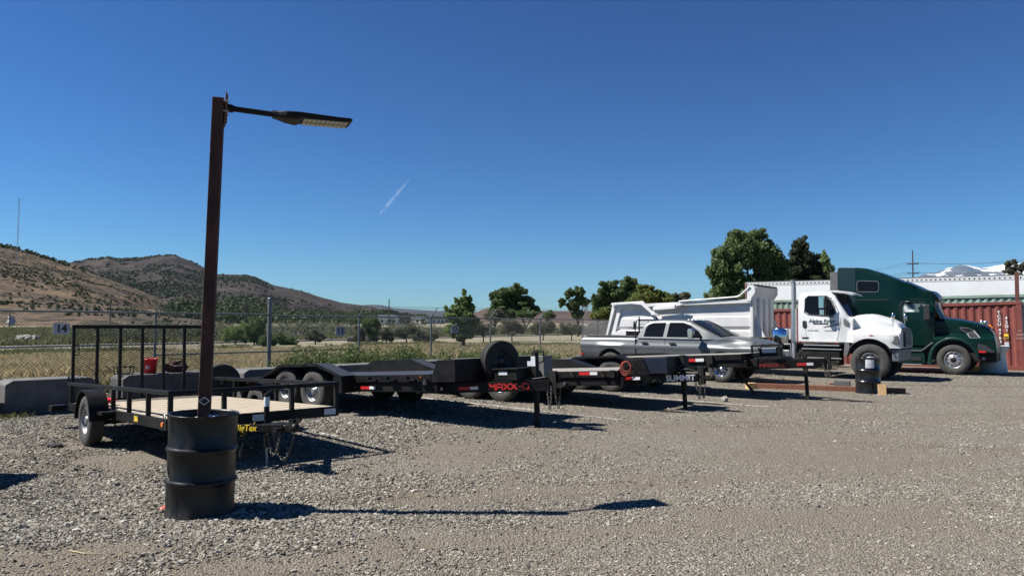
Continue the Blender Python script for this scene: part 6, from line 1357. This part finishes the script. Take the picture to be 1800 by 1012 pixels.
# ------------------------------------------------------------------ poles, wires, mast, rocks, small far things
def upole(label, px, ytop, Y, arms=(), r=.14):
    tp = at(px, ytop, Y); t = thing('utility_pole', label, 'utility pole', (tp.x, tp.y, 0), 0, 'wooden utility poles in the distance')
    b = MB(); b.tube((0, 0, 0), (0, 0, tp.z), r, r*.7, 8); b.build('pole_shaft', K['pole'], t)
    for za, hw_ in arms:
        b = MB(); b.box(-hw_, hw_, -.06, .06, tp.z-za-.06, tp.z-za+.06); ar = b.build('crossarm', K['pole'], t)
        for xx in (-hw_*.95, -hw_*.5, hw_*.5, hw_*.95): b = MB(); b.tube((xx, 0, tp.z-za+.06), (xx, 0, tp.z-za+.25), .05, .03, 6); b.build('insulator', K['galv'], ar)
    return t, tp
_, tp1 = upole('utility pole with two crossarms rising above the white box trailer', 1604, 440, 120, ((2.2, .95), (3.75, .95)))
upole('bare utility pole standing between boards 13 and 12', 684, 526, 210, r=.2)
upole('thin utility pole above the ramp gate against the near hill', 195, 520, 160, r=.13)
upole('utility pole above the far wood left of the thick fence post', 432, 524, 230, r=.2)
PL = {}
def wire(label, p, q, drop, r=.02):
    if label not in PL: PL[label] = thing('power_line', label, 'power line', (0, 0, 0), 0, 'overhead power lines')
    MB().path(sag(p, q, drop, 12), r, 3).build('wire', K['plastic'], PL[label])
for i, (za, off) in enumerate(((2.0, -.9), (2.0, .9), (3.55, -.9), (3.55, .9))):
    a = tp1+Vector((off, 0, -za)); wire('overhead wires running left and right of the pole with two crossarms', a, at(1340, [487, 488, 500, 502][i], 190), 1.2, .022)
    wire('overhead wires running left and right of the pole with two crossarms', a, at(1830, [452, 454, 468, 470][i], 95), .5, .018)
for i, (y0, y1) in enumerate(((532, 542), (535, 545), (541, 549), (544, 552))): wire('overhead wires crossing behind the fence toward the round tree', at(430, y0, 230), at(1080, y1, 260), .6, .035)
# guyed radio mast on the near hill
p0 = at(29, 480, 420); p1 = at(33, 348, 420)
t = thing('radio_mast', 'tall thin lattice radio mast standing on the near hill at far left', 'mast', (p0.x, 420, p0.z-6))
b = MB(); H_ = p1.z-p0.z+6; s_ = .35
for a in range(3):
    c, s2 = math.cos(a*2.094)*s_, math.sin(a*2.094)*s_; c2, s3 = math.cos((a+1)*2.094)*s_, math.sin((a+1)*2.094)*s_
    b.tube((c, s2, 0), (c, s2, H_), .055, .055, 4)
    for k in range(30): b.tube((c, s2, H_*k/30), (c2, s3, H_*(k+1)/30), .03, .03, 3, False)
b.build('mast_lattice', mat('mast_grey', (.3, .3, .32), .6), t)
for nm, px, py, s_, lb_, sd_ in (('boulder', 47, 603, (.75, .55, .42), 'left one of two pale boulders on the far side of the track', 21), ('boulder', 57, 603, (.6, .5, .40), 'right one of two pale boulders on the far side of the track', 22)):
    p = gp(px, py+3.5); o = crumple(nm, p+Vector((0, 0, s_[2]*.55)), s_, K['rock'], lb_, 'boulder', sd_)
def lowthing(nm, px, py, Y, s_, m, lb_, cat_, seed):
    p = at(px, py, Y); p.z = s_[2]*.6; o = crumple(nm, p, s_, m, lb_, cat_, seed); o.rotation_euler = (0, 0, 0)
moundm = mat('mound_black', (.012, .011, .011), .8)  # one near-black colour for all the dark mounds
lowthing('dark_mound', 645, 590, 62, (1.0, .6, .36), moundm, 'low black mound beyond the track right of the board reading 13', 'mound', 31)
lowthing('dark_mound', 622, 590, 61, (.5, .5, .3), moundm, 'small black mound directly under the board reading 13', 'mound', 36)
lowthing('dark_mound', 522, 582, 66, (.8, .6, .4), moundm, 'low dark mound right of the thick fence post', 'mound', 32)
lowthing('dark_mound', 425, 590, 57, (.9, .6, .5), moundm, 'dark mound between the two tall shrubs right of the lamp post', 'mound', 33)
lowthing('dark_mound', 745, 586, 64, (.9, .6, .3), moundm, 'low dark mound left of the board reading 12', 'mound', 34)
# street sign
sp0 = at(452, 566, 60); t = thing('street_sign', 'dark green street name sign on a thin pole left of the thick fence post', 'sign', (sp0.x, 60, 0))
b = MB(); b.tube((0, 0, 0), (0, 0, sp0.z+.2), .03, .03, 6); b.build('sign_pole', K['fencepost'], t)
b = MB(); b.box(-.42, .42, -.03, -.015, sp0.z-.14, sp0.z+.14); b.build('sign_panel', mat('dark_green_sign', (.01, .03, .03), .5), t)
text('lettering', 'Parkway', .2, K['whiteink'], t, (-.02, -.032, sp0.z), (R(90), 0, 0), .001)
# far buildings
def house(lb_, px, Y, w_, h, roofc, wallc, seed):
    p = at(px, 560, Y); t = thing('house', lb_, 'house', (p.x, Y, 0), R(random.Random(seed).uniform(-30, 30)), 'far houses in the valley')
    b = MB(); b.box(-w_/2, w_/2, -w_/3, w_/3, 0, h); b.build('wall', mat('wall%d' % seed, wallc, .8), t)
    b = MB(); b.prism([(-w_/2-.3, h), (w_/2+.3, h), (w_/2-1, h+1.6), (-w_/2+1, h+1.6)], -w_/3-.3, w_/3+.3); b.build('roof', mat('roof%d' % seed, roofc, .8), t)
    for k in (-.28, .05, .3): b = MB(); b.box(w_*k, w_*k+w_*.1, -w_/3-.03, -w_/3, h*.4, h*.75); b.build('window', K['glass'], t)
for i, (px, Y, w_, h, rc_, wc, lb_) in enumerate([(682, 330, 9, 3, (.5, .5, .5), (.55, .55, .53), 'white roofed far house right at the bare utility pole'), (735, 520, 16, 3.5, (.4, .42, .45), (.4, .38, .35), 'long pale far building left of the board reading 12'), (765, 540, 12, 3.5, (.3, .3, .32), (.5, .48, .45), 'far house just left of the young tree'), (705, 360, 10, 2.6, (.12, .12, .13), (.2, .18, .17), 'low dark far house right of the bare utility pole'), (600, 480, 14, 3, (.35, .3, .26), (.42, .36, .3), 'tan far building above the board reading 13'), (540, 470, 16, 3, (.32, .27, .23), (.4, .34, .28), 'tan far building right of the thick fence post'), (340, 420, 12, 3, (.3, .3, .3), (.35, .35, .33), 'grey far house at the foot of the near hill'), (20, 175, 1.2, .7, (.4, .42, .44), (.5, .5, .5), 'tiny white shed beyond the meadow at far left')]): house(lb_, px, Y, w_, h, rc_, wc, 50+i)
o = MB().tube((0, 0, 0), (0, 0, 2.6), .12, .12, 8).build('marker_post', K['pole']); p = at(17, 570, 140); o.location = (p.x, 140, 0); tag(o, 'short dark post in the meadow at the far left', 'post')
# contrail high in the sky
pa, pb_ = at(666, 378, 14000), at(722, 312, 14000)
m = bpy.data.materials.new('thin_vapour'); m.use_nodes = True; n_ = m.node_tree; n_.nodes.clear(); L = n_.links
ou = n_.nodes.new('ShaderNodeOutputMaterial'); tr = n_.nodes.new('ShaderNodeBsdfTransparent'); di = n_.nodes.new('ShaderNodeBsdfDiffuse'); di.inputs[0].default_value = (.9, .9, .9, 1); tl = n_.nodes.new('ShaderNodeBsdfTranslucent'); tl.inputs[0].default_value = (.9, .9, .9, 1)
a1 = n_.nodes.new('ShaderNodeAddShader'); mx = n_.nodes.new('ShaderNodeMixShader'); L.new(di.outputs[0], a1.inputs[0]); L.new(tl.outputs[0], a1.inputs[1])
tc = n_.nodes.new('ShaderNodeTexCoord'); nz = n_.nodes.new('ShaderNodeTexNoise'); nz.inputs['Scale'].default_value = .012; nz.inputs['Detail'].default_value = 4; L.new(tc.outputs['Object'], nz.inputs['Vector'])
lw = n_.nodes.new('ShaderNodeLayerWeight'); lw.inputs[0].default_value = .5; inv = n_.nodes.new('ShaderNodeMapRange'); inv.inputs[1].default_value = .95; inv.inputs[2].default_value = .0; inv.inputs[3].default_value = 0; inv.inputs[4].default_value = .07; L.new(lw.outputs['Facing'], inv.inputs[0])
mm = n_.nodes.new('ShaderNodeMath'); mm.operation = 'MULTIPLY'; mr = n_.nodes.new('ShaderNodeMapRange'); mr.inputs[1].default_value = .35; mr.inputs[2].default_value = .6; L.new(nz.outputs[0], mr.inputs[0]); L.new(inv.outputs[0], mm.inputs[0]); L.new(mr.outputs[0], mm.inputs[1])
L.new(mm.outputs[0], mx.inputs[0]); L.new(tr.outputs[0], mx.inputs[1]); L.new(a1.outputs[0], mx.inputs[2]); L.new(mx.outputs[0], ou.inputs[0])
b = MB(); d_ = pb_-pa; q_ = d_.to_track_quat('Z', 'Y').to_matrix().to_4x4(); Ln = d_.length
b.lathe([(0, 0)]+[(40*math.sin(math.pi*min(1, t*1.05))**.5*(1-.45*t)+2, Ln*t) for t in [i/24 for i in range(1, 24)]]+[(0, Ln)], q_, 16)
o = b.build('contrail', m); o.location = pa; struct(o); o.visible_shadow = True

# ------------------------------------------------------------------ haze
b = MB(); b.box(-26500, 26500, -60, 27500, -1.5, 1700)
m = bpy.data.materials.new('haze_air'); m.use_nodes = True; n_ = m.node_tree; n_.nodes.clear(); ou = n_.nodes.new('ShaderNodeOutputMaterial'); pv = n_.nodes.new('ShaderNodeVolumePrincipled')
pv.inputs['Color'].default_value = (.5, .74, 1, 1); pv.inputs['Density'].default_value = 1.2e-5; n_.links.new(pv.outputs[0], ou.inputs['Volume'])
o = b.build('haze', m); o['kind'] = 'stuff'
